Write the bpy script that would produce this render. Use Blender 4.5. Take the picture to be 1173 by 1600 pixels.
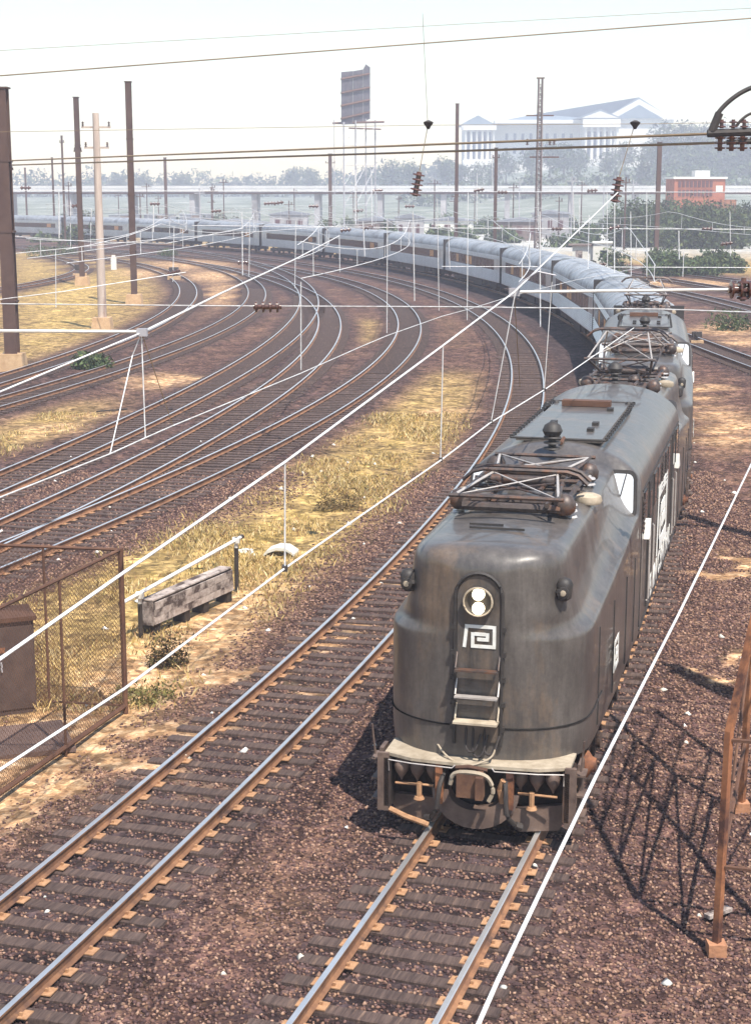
import bpy, bmesh, math, random
import numpy as np
from mathutils import Vector, Matrix, Euler
random.seed(7); np.random.seed(7); RNG=np.random.default_rng(7)
sc=bpy.context.scene
for o in list(bpy.data.objects): bpy.data.objects.remove(o)
col=sc.collection
R=math.radians; PI=math.pi
# ---------------------------------------------------------------- camera, sky, sun, exposure
EYE=8.86; PITCH=math.atan(504/2500.)
cd=bpy.data.cameras.new('camera'); cam=bpy.data.objects.new('camera',cd); col.objects.link(cam)
cam.location=(0,0,EYE); cam.rotation_euler=(PI/2-PITCH,0,0)
cd.sensor_fit='HORIZONTAL'; cd.sensor_width=36; cd.lens=36*2500/1173.; cd.clip_start=.1; cd.clip_end=9000
sc.camera=cam
SUNDIR=Vector((.42,-.72,1.45)).normalized()          # towards the sun
el=math.asin(SUNDIR.z); az=math.atan2(SUNDIR.x,SUNDIR.y)
w=bpy.data.worlds.new('World'); sc.world=w; w.use_nodes=True
nt=w.node_tree; nt.nodes.clear()
sky=nt.nodes.new('ShaderNodeTexSky'); sky.sky_type='NISHITA'; sky.sun_disc=False
sky.sun_elevation=el; sky.sun_rotation=az; sky.air_density=1.4; sky.dust_density=.3; sky.ozone_density=.7
bg=nt.nodes.new('ShaderNodeBackground'); bg.inputs['Strength'].default_value=.1
ou=nt.nodes.new('ShaderNodeOutputWorld')
nt.links.new(sky.outputs[0],bg.inputs[0]); nt.links.new(bg.outputs[0],ou.inputs[0])
sl=bpy.data.lights.new('sun','SUN'); so=bpy.data.objects.new('sun',sl); col.objects.link(so)
sl.energy=4.3; sl.angle=R(.5); sl.color=(1,.93,.82)
so.rotation_euler=SUNDIR.to_track_quat('Z','Y').to_euler(); so.location=(20,-30,60)
sc.view_settings.view_transform='Standard'; sc.view_settings.look='None'
sc.view_settings.exposure=.85; sc.view_settings.gamma=1; sc.view_settings.use_curve_mapping=False
try:
    sc.cycles.use_denoising=True; sc.cycles.volume_bounces=1; sc.cycles.max_bounces=6
    sc.cycles.diffuse_bounces=2; sc.cycles.glossy_bounces=2; sc.cycles.sample_clamp_indirect=4
except Exception: pass

# ---------------------------------------------------------------- helpers
def aim(px,py):
    """direction (x per metre forward, drop per metre forward) of a point of the photograph"""
    dx=px-586.5; dy=py-800.
    fw=math.cos(PITCH)*2500-math.sin(PITCH)*dy; dn=math.sin(PITCH)*2500+math.cos(PITCH)*dy
    return dx/fw, dn/fw
def G(px,py,z=-.2):
    a,b=aim(px,py); D=(EYE-z)/b; return Vector((a*D,D,z))
def S(px,py,D):
    a,b=aim(px,py); return Vector((a*D,D,EYE-b*D))
def Z(py,D): return EYE-aim(586,py)[1]*D

class MB:
    def __init__(s): s.v=[]; s.f=[]; s.m=[]
    def add(s,vs,fs,mi=0):
        n=len(s.v); s.v+= [tuple(v) for v in vs]; s.f+=[tuple(i+n for i in f) for f in fs]; s.m+=[mi]*len(fs)
    def box(s,c,d,rot=None,mi=0,taper=1.):
        x,y,z=d[0]/2,d[1]/2,d[2]/2
        vs=[Vector((sx*x*(taper if sz>0 else 1),sy*y*(taper if sz>0 else 1),sz*z)) for sz in(-1,1) for sx,sy in((-1,-1),(1,-1),(1,1),(-1,1))]
        if rot is not None: vs=[rot@v for v in vs]
        c=Vector(c); s.add([v+c for v in vs],[(3,2,1,0),(4,5,6,7),(0,1,5,4),(1,2,6,5),(2,3,7,6),(3,0,4,7)],mi)
    def tube(s,pts,r,n=6,mi=0,caps=True):
        pts=[Vector(p) for p in pts]; k=len(pts); rs=r if isinstance(r,(list,tuple)) else [r]*k
        vs=[]
        for i,p in enumerate(pts):
            t=(pts[min(i+1,k-1)]-pts[max(i-1,0)])
            if t.length<1e-9: t=Vector((0,0,1))
            t.normalize(); up=Vector((0,0,1)) if abs(t.z)<.95 else Vector((1,0,0))
            a=t.cross(up).normalized(); b=a.cross(t)
            for j in range(n):
                an=2*PI*j/n; vs.append(p+(a*math.cos(an)+b*math.sin(an))*rs[i])
        fs=[(i*n+j,i*n+(j+1)%n,(i+1)*n+(j+1)%n,(i+1)*n+j) for i in range(k-1) for j in range(n)]
        if caps: fs+= [tuple(range(n))[::-1],tuple((k-1)*n+j for j in range(n))]
        s.add(vs,fs,mi)
    def lathe(s,base,axis,prof,n=12,mi=0):
        base=Vector(base); axis=Vector(axis).normalized()
        s.tube_prof(base,axis,prof,n,mi)
    def tube_prof(s,base,t,prof,n,mi):
        up=Vector((0,0,1)) if abs(t.z)<.95 else Vector((1,0,0))
        a=t.cross(up).normalized(); b=a.cross(t); vs=[]
        for h,r in prof:
            for j in range(n):
                an=2*PI*j/n; vs.append(base+t*h+(a*math.cos(an)+b*math.sin(an))*r)
        k=len(prof)
        fs=[(i*n+j,i*n+(j+1)%n,(i+1)*n+(j+1)%n,(i+1)*n+j) for i in range(k-1) for j in range(n)]
        fs+=[tuple(range(n))[::-1],tuple((k-1)*n+j for j in range(n))]
        s.add(vs,fs,mi)
    def prism(s,poly,y0,y1,f,mi=0):
        """poly of 2-D points, f(u,v,w)->point, extruded w from y0 to y1"""
        n=len(poly); vs=[f(u,v,y0) for u,v in poly]+[f(u,v,y1) for u,v in poly]
        fs=[tuple(range(n))[::-1],tuple(range(n,2*n))]+[(i,(i+1)%n,n+(i+1)%n,n+i) for i in range(n)]
        s.add(vs,fs,mi)
    def mesh(s,name,mats,smooth=False,angle=None):
        me=bpy.data.meshes.new(name); me.from_pydata(s.v,[],s.f)
        for m in (mats if isinstance(mats,(list,tuple)) else [mats]): me.materials.append(m)
        if any(s.m): me.polygons.foreach_set('material_index',s.m)
        if smooth:
            me.polygons.foreach_set('use_smooth',[True]*len(s.f))
            try: me.set_sharp_from_angle(angle=R(angle or 40))
            except Exception: pass
        me.validate(); me.update(); return me
    def build(s,name,mats,parent=None,smooth=False,angle=None,**k):
        return link(name,s.mesh(name,mats,smooth,angle),parent,**k)
def link(name,me,parent=None,loc=None,rot=None,kind=None,label=None,scale=None):
    o=bpy.data.objects.new(name,me); col.objects.link(o)
    if parent is not None: o.parent=parent
    if loc is not None: o.location=loc
    if rot is not None: o.rotation_euler=rot
    if scale is not None: o.scale=(scale,)*3 if isinstance(scale,(int,float)) else scale
    if kind: o['kind']=kind
    if label: o['label']=label
    return o
def thing(name,label,cat,loc=(0,0,0),rz=0,group=None):
    o=bpy.data.objects.new(name,None); col.objects.link(o); o.location=loc; o.rotation_euler=(0,0,rz)
    o.empty_display_size=.5; tag(o,label,cat,group); return o
def tag(o,label,cat,group=None):
    o['label']=label; o['category']=cat
    if group: o['group']=group
    return o
def copy_tree(o,parent=None):
    c=o.copy(); col.objects.link(c)
    if parent is not None: c.parent=parent
    for ch in list(o.children): copy_tree(ch,c)
    return c
def catmull(P,n=8):
    P=[Vector(p) for p in P]; Q=[P[0]*2-P[1]]+P+[P[-1]*2-P[-2]]; out=[]
    for i in range(1,len(Q)-2):
        for k in range(n):
            t=k/n; a,b,c,d=Q[i-1:i+3]
            out.append(.5*((2*b)+(c-a)*t+(2*a-5*b+4*c-d)*t*t+(3*b-a-3*c+d)*t**3))
    out.append(P[-1]); return out

# ---------------------------------------------------------------- materials
def mat(name,c1,c2=None,c3=None,scale=3.,rough=.8,metal=0.,bump=.0,bscale=None,spot=.5,coat=0,detail=6,emit=None,stretch=None,r2=None,streak=0):
    m=bpy.data.materials.new(name); m.use_nodes=True; nt=m.node_tree; n=nt.nodes; l=nt.links
    b=n['Principled BSDF']; b.inputs['Roughness'].default_value=rough; b.inputs['Metallic'].default_value=metal
    if coat: b.inputs['Coat Weight'].default_value=coat
    b.inputs['Base Color'].default_value=(*c1,1)
    tc=n.new('ShaderNodeTexCoord'); src=tc.outputs['Object']
    if stretch:
        mp=n.new('ShaderNodeMapping'); mp.inputs['Scale'].default_value=stretch; l.new(src,mp.inputs[0]); src=mp.outputs[0]
    oi=n.new('ShaderNodeObjectInfo'); ad=n.new('ShaderNodeVectorMath'); ad.operation='MULTIPLY_ADD'
    l.new(oi.outputs['Random'],ad.inputs[0]); ad.inputs[1].default_value=(37,53,29); l.new(src,ad.inputs[2]); src=ad.outputs[0]
    if c2:
        no=n.new('ShaderNodeTexNoise'); no.inputs['Scale'].default_value=scale; no.inputs['Detail'].default_value=detail; no.inputs['Roughness'].default_value=.65
        l.new(src,no.inputs['Vector'])
        cr=n.new('ShaderNodeValToRGB'); e=cr.color_ramp.elements; e[0].position=.33; e[1].position=.66
        e[0].color=(*c1,1); e[1].color=(*c2,1); l.new(no.outputs[0],cr.inputs[0]); last=cr.outputs[0]
        if c3:
            n2=n.new('ShaderNodeTexNoise'); n2.inputs['Scale'].default_value=scale*.37; n2.inputs['Detail'].default_value=8; n2.inputs['Roughness'].default_value=.7
            l.new(src,n2.inputs['Vector']); r=n.new('ShaderNodeMapRange'); r.inputs[1].default_value=spot; r.inputs[2].default_value=spot+.14
            l.new(n2.outputs[0],r.inputs[0]); mx=n.new('ShaderNodeMix'); mx.data_type='RGBA'
            l.new(r.outputs[0],mx.inputs[0]); l.new(last,mx.inputs[6]); mx.inputs[7].default_value=(*c3,1); last=mx.outputs[2]
        if streak:
            for scl,st_,lo_ in((1.,(9,9,.7),1-streak),(16.,(1,1,1),1-streak*.6)):
                mp2=n.new('ShaderNodeMapping'); mp2.inputs['Scale'].default_value=st_; l.new(tc.outputs['Object'],mp2.inputs[0])
                ns=n.new('ShaderNodeTexNoise'); ns.inputs['Scale'].default_value=scl; ns.inputs['Detail'].default_value=8; ns.inputs['Roughness'].default_value=.75; l.new(mp2.outputs[0],ns.inputs['Vector'])
                mr2=n.new('ShaderNodeMapRange'); mr2.inputs[1].default_value=.3; mr2.inputs[2].default_value=.65; mr2.inputs[3].default_value=lo_; mr2.inputs[4].default_value=1.2; l.new(ns.outputs[0],mr2.inputs[0])
                vs_=n.new('ShaderNodeVectorMath'); vs_.operation='SCALE'; l.new(last,vs_.inputs[0]); l.new(mr2.outputs[0],vs_.inputs['Scale']); last=vs_.outputs[0]
        hv=n.new('ShaderNodeHueSaturation'); mr=n.new('ShaderNodeMapRange'); mr.inputs[3].default_value=.88; mr.inputs[4].default_value=1.12
        l.new(oi.outputs['Random'],mr.inputs[0]); l.new(mr.outputs[0],hv.inputs['Value']); l.new(last,hv.inputs['Color'])
        l.new(hv.outputs[0],b.inputs['Base Color'])
        if r2 is not None:
            rr=n.new('ShaderNodeMapRange'); rr.inputs[3].default_value=rough; rr.inputs[4].default_value=r2; l.new(no.outputs[0],rr.inputs[0]); l.new(rr.outputs[0],b.inputs['Roughness'])
    if bump:
        nb=n.new('ShaderNodeTexNoise'); nb.inputs['Scale'].default_value=bscale or scale*4; nb.inputs['Detail'].default_value=5
        l.new(src,nb.inputs['Vector']); bu=n.new('ShaderNodeBump'); bu.inputs['Strength'].default_value=1; bu.inputs['Distance'].default_value=bump
        l.new(nb.outputs[0],bu.inputs['Height']); l.new(bu.outputs[0],b.inputs['Normal'])
    if emit: b.inputs['Emission Color'].default_value=(*c1,1); b.inputs['Emission Strength'].default_value=emit
    return m
def mat_attr(name,rough=.9,lo=.6,hi=1.25,c=(1,1,1),trans=0):
    """colour from the point colour attribute 'tint'"""
    m=bpy.data.materials.new(name); m.use_nodes=True; n=m.node_tree.nodes; l=m.node_tree.links
    b=n['Principled BSDF']; b.inputs['Roughness'].default_value=rough
    at=n.new('ShaderNodeAttribute'); at.attribute_name='tint'; l.new(at.outputs['Color'],b.inputs['Base Color'])
    b.inputs['Specular IOR Level'].default_value=.25
    return m
M={}
M['loco']=mat('black_paint_weathered',(.054,.048,.045),(.1,.088,.081),(.14,.1,.072),scale=2.2,rough=.26,r2=.5,spot=.56,bump=.012,bscale=2.2,coat=.25,stretch=(1,1,.45),streak=.22)
M['loco_dark']=mat('soot_black',(.02,.018,.018),(.045,.038,.035),scale=5,rough=.6)
M['under']=mat('underframe_grime',(.014,.009,.009),(.05,.03,.023),(.13,.07,.045),scale=5,rough=.85,spot=.55,bump=.006)
M['deck']=mat('cream_deck',(.3,.24,.17),(.5,.42,.32),(.12,.08,.06),scale=4,rough=.7,spot=.58)
M['panto']=mat('pantograph_steel',(.045,.035,.035),(.11,.085,.075),(.16,.08,.05),scale=8,rough=.5,metal=.3)
M['panto_l']=mat('pale_pantograph_tube',(.4,.36,.33),(.55,.5,.47),scale=8,rough=.45,metal=.3)
M['brown_ins']=mat('brown_porcelain',(.07,.028,.02),(.11,.045,.03),scale=6,rough=.25,coat=.5)
M['grey_ins']=mat('grey_porcelain',(.4,.38,.38),(.55,.53,.53),scale=6,rough=.3,coat=.4)
M['white']=mat('white_paint',(.78,.77,.74),(.66,.62,.55),scale=6,rough=.55)
M['white_mark']=mat('white_lettering',(.82,.82,.8),(.7,.68,.62),scale=9,rough=.6)
M['lamp']=mat('headlight_glow',(1,.86,.6),emit=2.2)
M['glass']=mat('dark_window_glass',(.02,.025,.03),rough=.06,metal=0)
M['glare']=mat('glare_white_glass',(.75,.77,.8),(.62,.66,.7),scale=3,rough=.1,coat=1)  # glare on the windscreens painted as a pale base colour
M['steel']=mat('ribbed_stainless',(.52,.55,.58),(.68,.7,.73),(.36,.36,.36),scale=1.3,rough=.3,metal=.85,spot=.6,stretch=(.3,1,1),streak=.3)
M['roof']=mat('silver_grey_roof',(.28,.3,.33),(.42,.44,.47),(.17,.17,.18),scale=1.2,rough=.5,metal=.25,spot=.52,streak=.4)
M['coachwin']=mat('coach_window_glass',(.035,.02,.018),(.1,.045,.02),scale=2,rough=.12)
M['blind']=mat('orange_window_blind',(.55,.23,.06),(.7,.35,.12),scale=3,rough=.5)
M['rust']=mat('rusty_steel',(.075,.035,.022),(.13,.06,.035),(.2,.1,.055),scale=2.4,rough=.8,spot=.55,bump=.004)
M['orange_rust']=mat('orange_rust_steel',(.2,.075,.035),(.36,.15,.065),(.07,.028,.02),scale=3.5,rough=.8,spot=.47,bump=.004)
M['pole_dark']=mat('dark_brown_steel_pole',(.06,.03,.024),(.1,.055,.04),(.16,.1,.07),scale=.9,rough=.7,spot=.6)
M['pole_light']=mat('weathered_pale_timber',(.42,.33,.28),(.55,.45,.38),(.2,.11,.08),scale=1.4,rough=.85,spot=.56,stretch=(3,3,.4))
M['concrete']=mat('old_concrete',(.42,.26,.14),(.56,.38,.22),(.25,.15,.09),scale=2.5,rough=.9,spot=.56,bump=.01)
M['wire_white']=mat('bright_bare_wire',(.78,.79,.8),(.5,.48,.47),scale=6,rough=.45,metal=.0)
M['wire_brown']=mat('oxidised_copper_wire',(.2,.14,.08),(.3,.22,.13),scale=.8,rough=.6)
M['rail_side']=mat('rusted_rail_web',(.13,.06,.035),(.28,.14,.07),(.06,.032,.025),scale=3,rough=.8,spot=.54)
M['rail_top']=mat('polished_rail_head',(.72,.71,.7),(.85,.84,.83),scale=2,rough=.34,metal=.8)
M['tie']=mat('creosoted_timber_tie',(.04,.024,.022),(.13,.085,.07),(.3,.19,.13),scale=3.2,rough=.9,spot=.58,bump=.014,bscale=14,stretch=(9,.7,4))
M['plate']=mat('rusted_tie_plate',(.3,.15,.075),(.45,.26,.14),scale=12,rough=.85)
M['timber']=mat('peeling_white_timber',(.5,.43,.39),(.3,.24,.21),(.06,.04,.035),scale=6,rough=.85,spot=.47,bump=.01)
M['blackpost']=mat('black_painted_post',(.025,.02,.02),(.05,.04,.035),scale=5,rough=.7)
M['cabinet']=mat('dark_relay_cabinet',(.05,.033,.03),(.085,.058,.05),(.16,.09,.06),scale=4,rough=.6,spot=.6)
M['museum']=mat('pale_limestone',(.72,.68,.6),(.8,.77,.7),scale=.1,rough=.85)
M['museum_roof']=mat('blue_green_roof_tile',(.1,.15,.19),(.15,.2,.24),scale=.2,rough=.8)
M['museum_shade']=mat('dark_window_recess',(.05,.06,.08),rough=.5)
M['viaduct']=mat('pale_viaduct_concrete',(.5,.5,.5),(.66,.65,.63),(.3,.3,.3),scale=.12,rough=.9,spot=.6)
M['billboard']=mat('billboard_back_sheet',(.06,.055,.07),(.12,.11,.13),scale=.8,rough=.8)
M['galv']=mat('galvanised_frame',(.34,.33,.36),(.45,.44,.46),scale=1,rough=.6,metal=.3)
M['brick']=mat('red_brick_wall',(.3,.085,.045),(.42,.15,.08),scale=1,rough=.9)
M['brick_win']=mat('dark_brick_window',(.09,.03,.03),rough=.4)
M['stucco']=mat('pale_hut_render',(.7,.68,.6),(.78,.76,.68),(.5,.45,.38),scale=1,rough=.9,spot=.6)
M['felt']=mat('dark_felt_roof',(.12,.09,.08),(.2,.15,.13),scale=2,rough=.9)
M['bark']=mat('tree_bark',(.07,.05,.04),(.13,.1,.08),scale=2,rough=.95)
M['red_block']=mat('orange_brown_block',(.33,.15,.08),(.45,.22,.12),(.2,.1,.06),scale=5,rough=.9,spot=.55,bump=.01)
M['pier']=mat('stained_pier_concrete',(.3,.29,.3),(.42,.4,.4),(.16,.15,.15),scale=.3,rough=.9,spot=.5)
M['mast']=mat('weathered_mast_steel',(.14,.1,.09),(.3,.26,.26),scale=.7,rough=.7)
M['apron']=mat('worn_brown_plate',(.09,.06,.05),(.17,.115,.09),(.05,.03,.025),scale=4,rough=.6,spot=.55,bump=.006)
M['leaf']=mat_attr('leaf_tint'); M['grass']=mat_attr('dry_grass_tint'); M['stone']=mat_attr('ballast_stone_tint')

# ---------------------------------------------------------------- track alignments (plan circles)
class Arc:
    def __init__(s,c,r,y0,a1=66):
        s.c=Vector((c[0],c[1])); s.r=r; s.a0=math.asin((y0-c[1])/r); s.a1=R(a1); s.L=(s.a1-s.a0)*r
    def at(s,d,off=0,z=0):
        a=s.a0+d/s.r; return Vector((s.c.x+(s.r+off)*math.cos(a),s.c.y+(s.r+off)*math.sin(a),z))
    def head(s,d): a=s.a0+d/s.r; return math.atan2(math.cos(a),-math.sin(a))
class Poly:
    def __init__(s,pts):
        s.p=catmull([(x,y,0) for x,y in pts],12); s.cum=[0]
        for a,b in zip(s.p[:-1],s.p[1:]): s.cum.append(s.cum[-1]+(b-a).length)
        s.L=s.cum[-1]
    def _s(s,d):
        i=int(np.searchsorted(s.cum,d))-1; i=max(0,min(i,len(s.p)-2)); t=(d-s.cum[i])/(s.cum[i+1]-s.cum[i]); return i,t
    def head(s,d): i,t=s._s(d); v=s.p[i+1]-s.p[i]; return math.atan2(v.y,v.x)
    def at(s,d,off=0,z=0):
        i,t=s._s(d); q=s.p[i].lerp(s.p[i+1],t); h=s.head(d); return Vector((q.x+off*math.sin(h),q.y-off*math.cos(h),z))
T1=Arc((-280,106),294,4); T2=Arc((-271.6,101.4),280,4)
T3=Arc((-229.7,111.1),232,26); T5=Arc((-267.1,101.3),264.1,30); T4=Arc((-356.9,116.6),351.8,36,55)
T6=Arc((-252.2,123.1),242.5,58); T7=Arc((-263.7,114.8),248.7,62)
T0=Poly([(25,40),(21.5,62),(19.9,82),(19.1,96),(18.4,110),(16.8,130),(13.6,155),(8,182),(0,205)])
TA=Poly([(30,92),(28.6,121),(26.5,146),(21,176),(12,205),(0,228)]); TB=Poly([(36,105),(34,130),(31,155),(25,185),(15,215),(2,240)])
TC=Poly([(43,110),(40,140),(35,168),(28,198),(17,228),(2,255)])
T8=Poly([(-40,118),(-36,140),(-33,158),(-33,180),(-37,200),(-46,225)])
ARCS=[T1,T2,T3,T5,T4,T6,T7,T0,TA,TB,TC,T8]

def near_track(x,y):
    """signed plan distance to each alignment (vectorised); smallest |d|"""
    best=np.full(np.shape(x),99.)
    for a in ARCS:
        if isinstance(a,Arc):
            d=np.abs(np.hypot(x-a.c.x,y-a.c.y)-a.r); d=np.where((y<a.c.y+a.r*math.sin(a.a0)-2),99,d); d=np.where(x<a.c.x,99,d)
        else:
            d=np.full(np.shape(x),99.)
            for k in range(0,len(a.p)-1,6):
                p=a.p[k];q=a.p[min(k+6,len(a.p)-1)];vx,vy=q.x-p.x,q.y-p.y;L2=vx*vx+vy*vy
                t=np.clip(((x-p.x)*vx+(y-p.y)*vy)/L2,0,1); d=np.minimum(d,np.hypot(x-p.x-t*vx,y-p.y-t*vy))
        best=np.minimum(best,d)
    return best

# ---------------------------------------------------------------- ground
def gpoly(pts): return np.array([[G(*p).x,G(*p).y] for p in pts])
def inpoly(P,x,y):
    r=np.zeros(x.shape,bool); n=len(P)
    for i in range(n):
        x0,y0=P[i];x1,y1=P[(i+1)%n]
        c=((y0>y)!=(y1>y))&(x<(x1-x0)*(y-y0)/(y1-y0+1e-12)+x0); r^=c
    return r
def edged(P,x,y):
    d=np.full(x.shape,1e9);n=len(P)
    for i in range(n):
        ax,ay=P[i];bx,by=P[(i+1)%n];vx,vy=bx-ax,by-ay
        t=np.clip(((x-ax)*vx+(y-ay)*vy)/(vx*vx+vy*vy+1e-9),0,1); d=np.minimum(d,np.hypot(x-ax-t*vx,y-ay-t*vy))
    return np.where(inpoly(P,x,y),d,-d)
GRASS=[gpoly(p) for p in ([(60,1130),(195,1105),(262,1058),(330,1000),(440,925),(560,850),(640,760),(690,700),(722,655),(735,600),(700,585),(640,605),(575,650),(500,720),(380,790),(250,835),(120,860),(0,900),(0,1150)],
  [(0,395),(90,392),(200,398),(235,430),(235,470),(190,500),(60,560),(0,575)],[(0,690),(60,680),(135,650),(120,630),(60,640),(0,660)],[(560,500),(600,500),(600,530),(555,530)])]
PALE=[(x,y,rx,ry) for (x,y,rx,ry) in [(262,592,66,9),(150,645,22,6),(90,668,50,8),(505,1082,36,10),(1098,607,22,14),(1140,668,44,26),(1112,640,28,10),(1130,512,50,8),(1160,530,30,6),(345,455,18,16),(330,430,40,8),(1150,870,30,12),(1130,888,26,8),(690,640,30,8),(1155,1010,18,8),(150,1190,110,20),(60,1262,90,20),(255,1125,70,14),(330,1060,60,10),(520,985,50,8),(610,905,30,6),(300,412,60,7),(1060,1050,26,6),(1040,440,160,5),(225,425,30,6)]]
pale_w=[]
for (px,py,rx,ry) in PALE:
    c=G(px,py); ex=(G(px+rx,py)-c).xy; ey=(G(px,py-ry)-c).xy; pale_w.append((c.x,c.y,abs(ex.x),abs(ey.y)+.05,ey.x/(ey.y or 1)))
def fields(x,y):
    g=np.full(x.shape,-1e9)
    for P in GRASS: g=np.maximum(g,edged(P,x,y)/(1.2+.03*y))
    g=1/(1+np.exp(-2.5*g)); t=near_track(x,y); g=g*np.clip((t-1.7)/1.2,0,1)
    # beyond the train the land is grassy and scrubby
    r1=np.hypot(x-T1.c.x,y-T1.c.y)
    far=np.clip((y-150)/40,0,1)*((r1>300)|(y>330))*np.clip((t-4)/4,0,1)
    g=np.maximum(g,far*.8)
    p=np.zeros(x.shape)
    xw=x+.5*np.sin(y*1.9+x*.8)+.3*np.sin(y*4.3-x*2.1); yw=y+.8*np.sin(x*1.6+y*.5)+.4*np.sin(x*4.1)
    for (cx,cy,rx,ry,sk) in pale_w:
        q=((xw-cx-(yw-cy)*sk)/rx)**2+((yw-cy)/ry)**2; p=np.maximum(p,np.exp(-q**1.3))
    r2_=np.hypot(x-T2.c.x,y-T2.c.y)-T2.r; p=np.maximum(p,1.15*np.exp(-((r2_+3.4)/1.1)**2)*np.clip((40-y)/8,0,1)*(x<3))
    k=np.clip((2.1-t)/1.2,0,1); k=np.maximum(k,np.clip((T1.r+.5-r1)/.6,0,1)*np.clip((r1-T1.r+4.6)/1.2,0,1)*np.clip((y-60)/20,0,1))  # dark trackbed, then the train's shade painted as a strip on its left
    return g,p,k
def hill(x,y):
    s=np.clip((y-520)/420,0,1); s=s*s*(3-2*s)
    rt=np.clip((x+40)/160,0,1); b=np.clip((y-260)/90,0,1)*np.clip((x-50)/30,0,1)*3.2
    return s*(5+14*rt)+b
def zg(x,y):
    t=near_track(x,y); z=-.235-.07*np.clip((t-1.4)/1.2,0,1)+hill(x,y)
    z+=.03*np.sin(x*1.7+y*.9)*np.sin(y*1.3-x*.6)*np.clip((t-1.6),0,1)
    return z
def axis(segs):
    o=[segs[0][0]]
    for a,b,s in segs:
        n=max(1,int(round((b-a)/s))); o+=list(np.linspace(a,b,n+1)[1:])
    return np.array(o)
xs=axis([(-3000,-600,200),(-600,-120,20),(-120,-30,3),(-30,-10,.8),(-10,13,.3),(13,50,1.5),(50,120,5),(120,600,20),(600,3000,200)])
ys=axis([(-200,-10,20),(-10,13,3),(13,48,.3),(48,120,.8),(120,260,2.5),(260,600,8),(600,1300,30),(1300,6000,300)])
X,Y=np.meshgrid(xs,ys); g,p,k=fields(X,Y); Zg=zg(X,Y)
nx,ny=len(xs),len(ys); V=np.stack([X.ravel(),Y.ravel(),Zg.ravel()],1)
I=np.arange(ny*nx).reshape(ny,nx); F=np.stack([I[:-1,:-1],I[:-1,1:],I[1:,1:],I[1:,:-1]],-1).reshape(-1,4)
def npmesh(name,V,F,attrs={},tint=None,mats=()):
    me=bpy.data.meshes.new(name); n=F.shape[1]; me.vertices.add(len(V)); me.vertices.foreach_set('co',V.astype(np.float32).ravel())
    me.loops.add(F.size); me.loops.foreach_set('vertex_index',F.astype(np.int32).ravel())
    me.polygons.add(len(F)); me.polygons.foreach_set('loop_start',np.arange(0,F.size,n,dtype=np.int32))
    try: me.polygons.foreach_set('loop_total',np.full(len(F),n,dtype=np.int32))
    except Exception: pass
    for nm,a in attrs.items():
        at=me.attributes.new(nm,'FLOAT','POINT'); at.data.foreach_set('value',a.astype(np.float32).ravel())
    if tint is not None:
        at=me.attributes.new('tint','FLOAT_COLOR','POINT'); c=np.ones((len(V),4),np.float32); c[:,:3]=tint; at.data.foreach_set('color',c.ravel())
    for m in mats: me.materials.append(m)
    me.update(); me.validate(); return me
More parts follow.
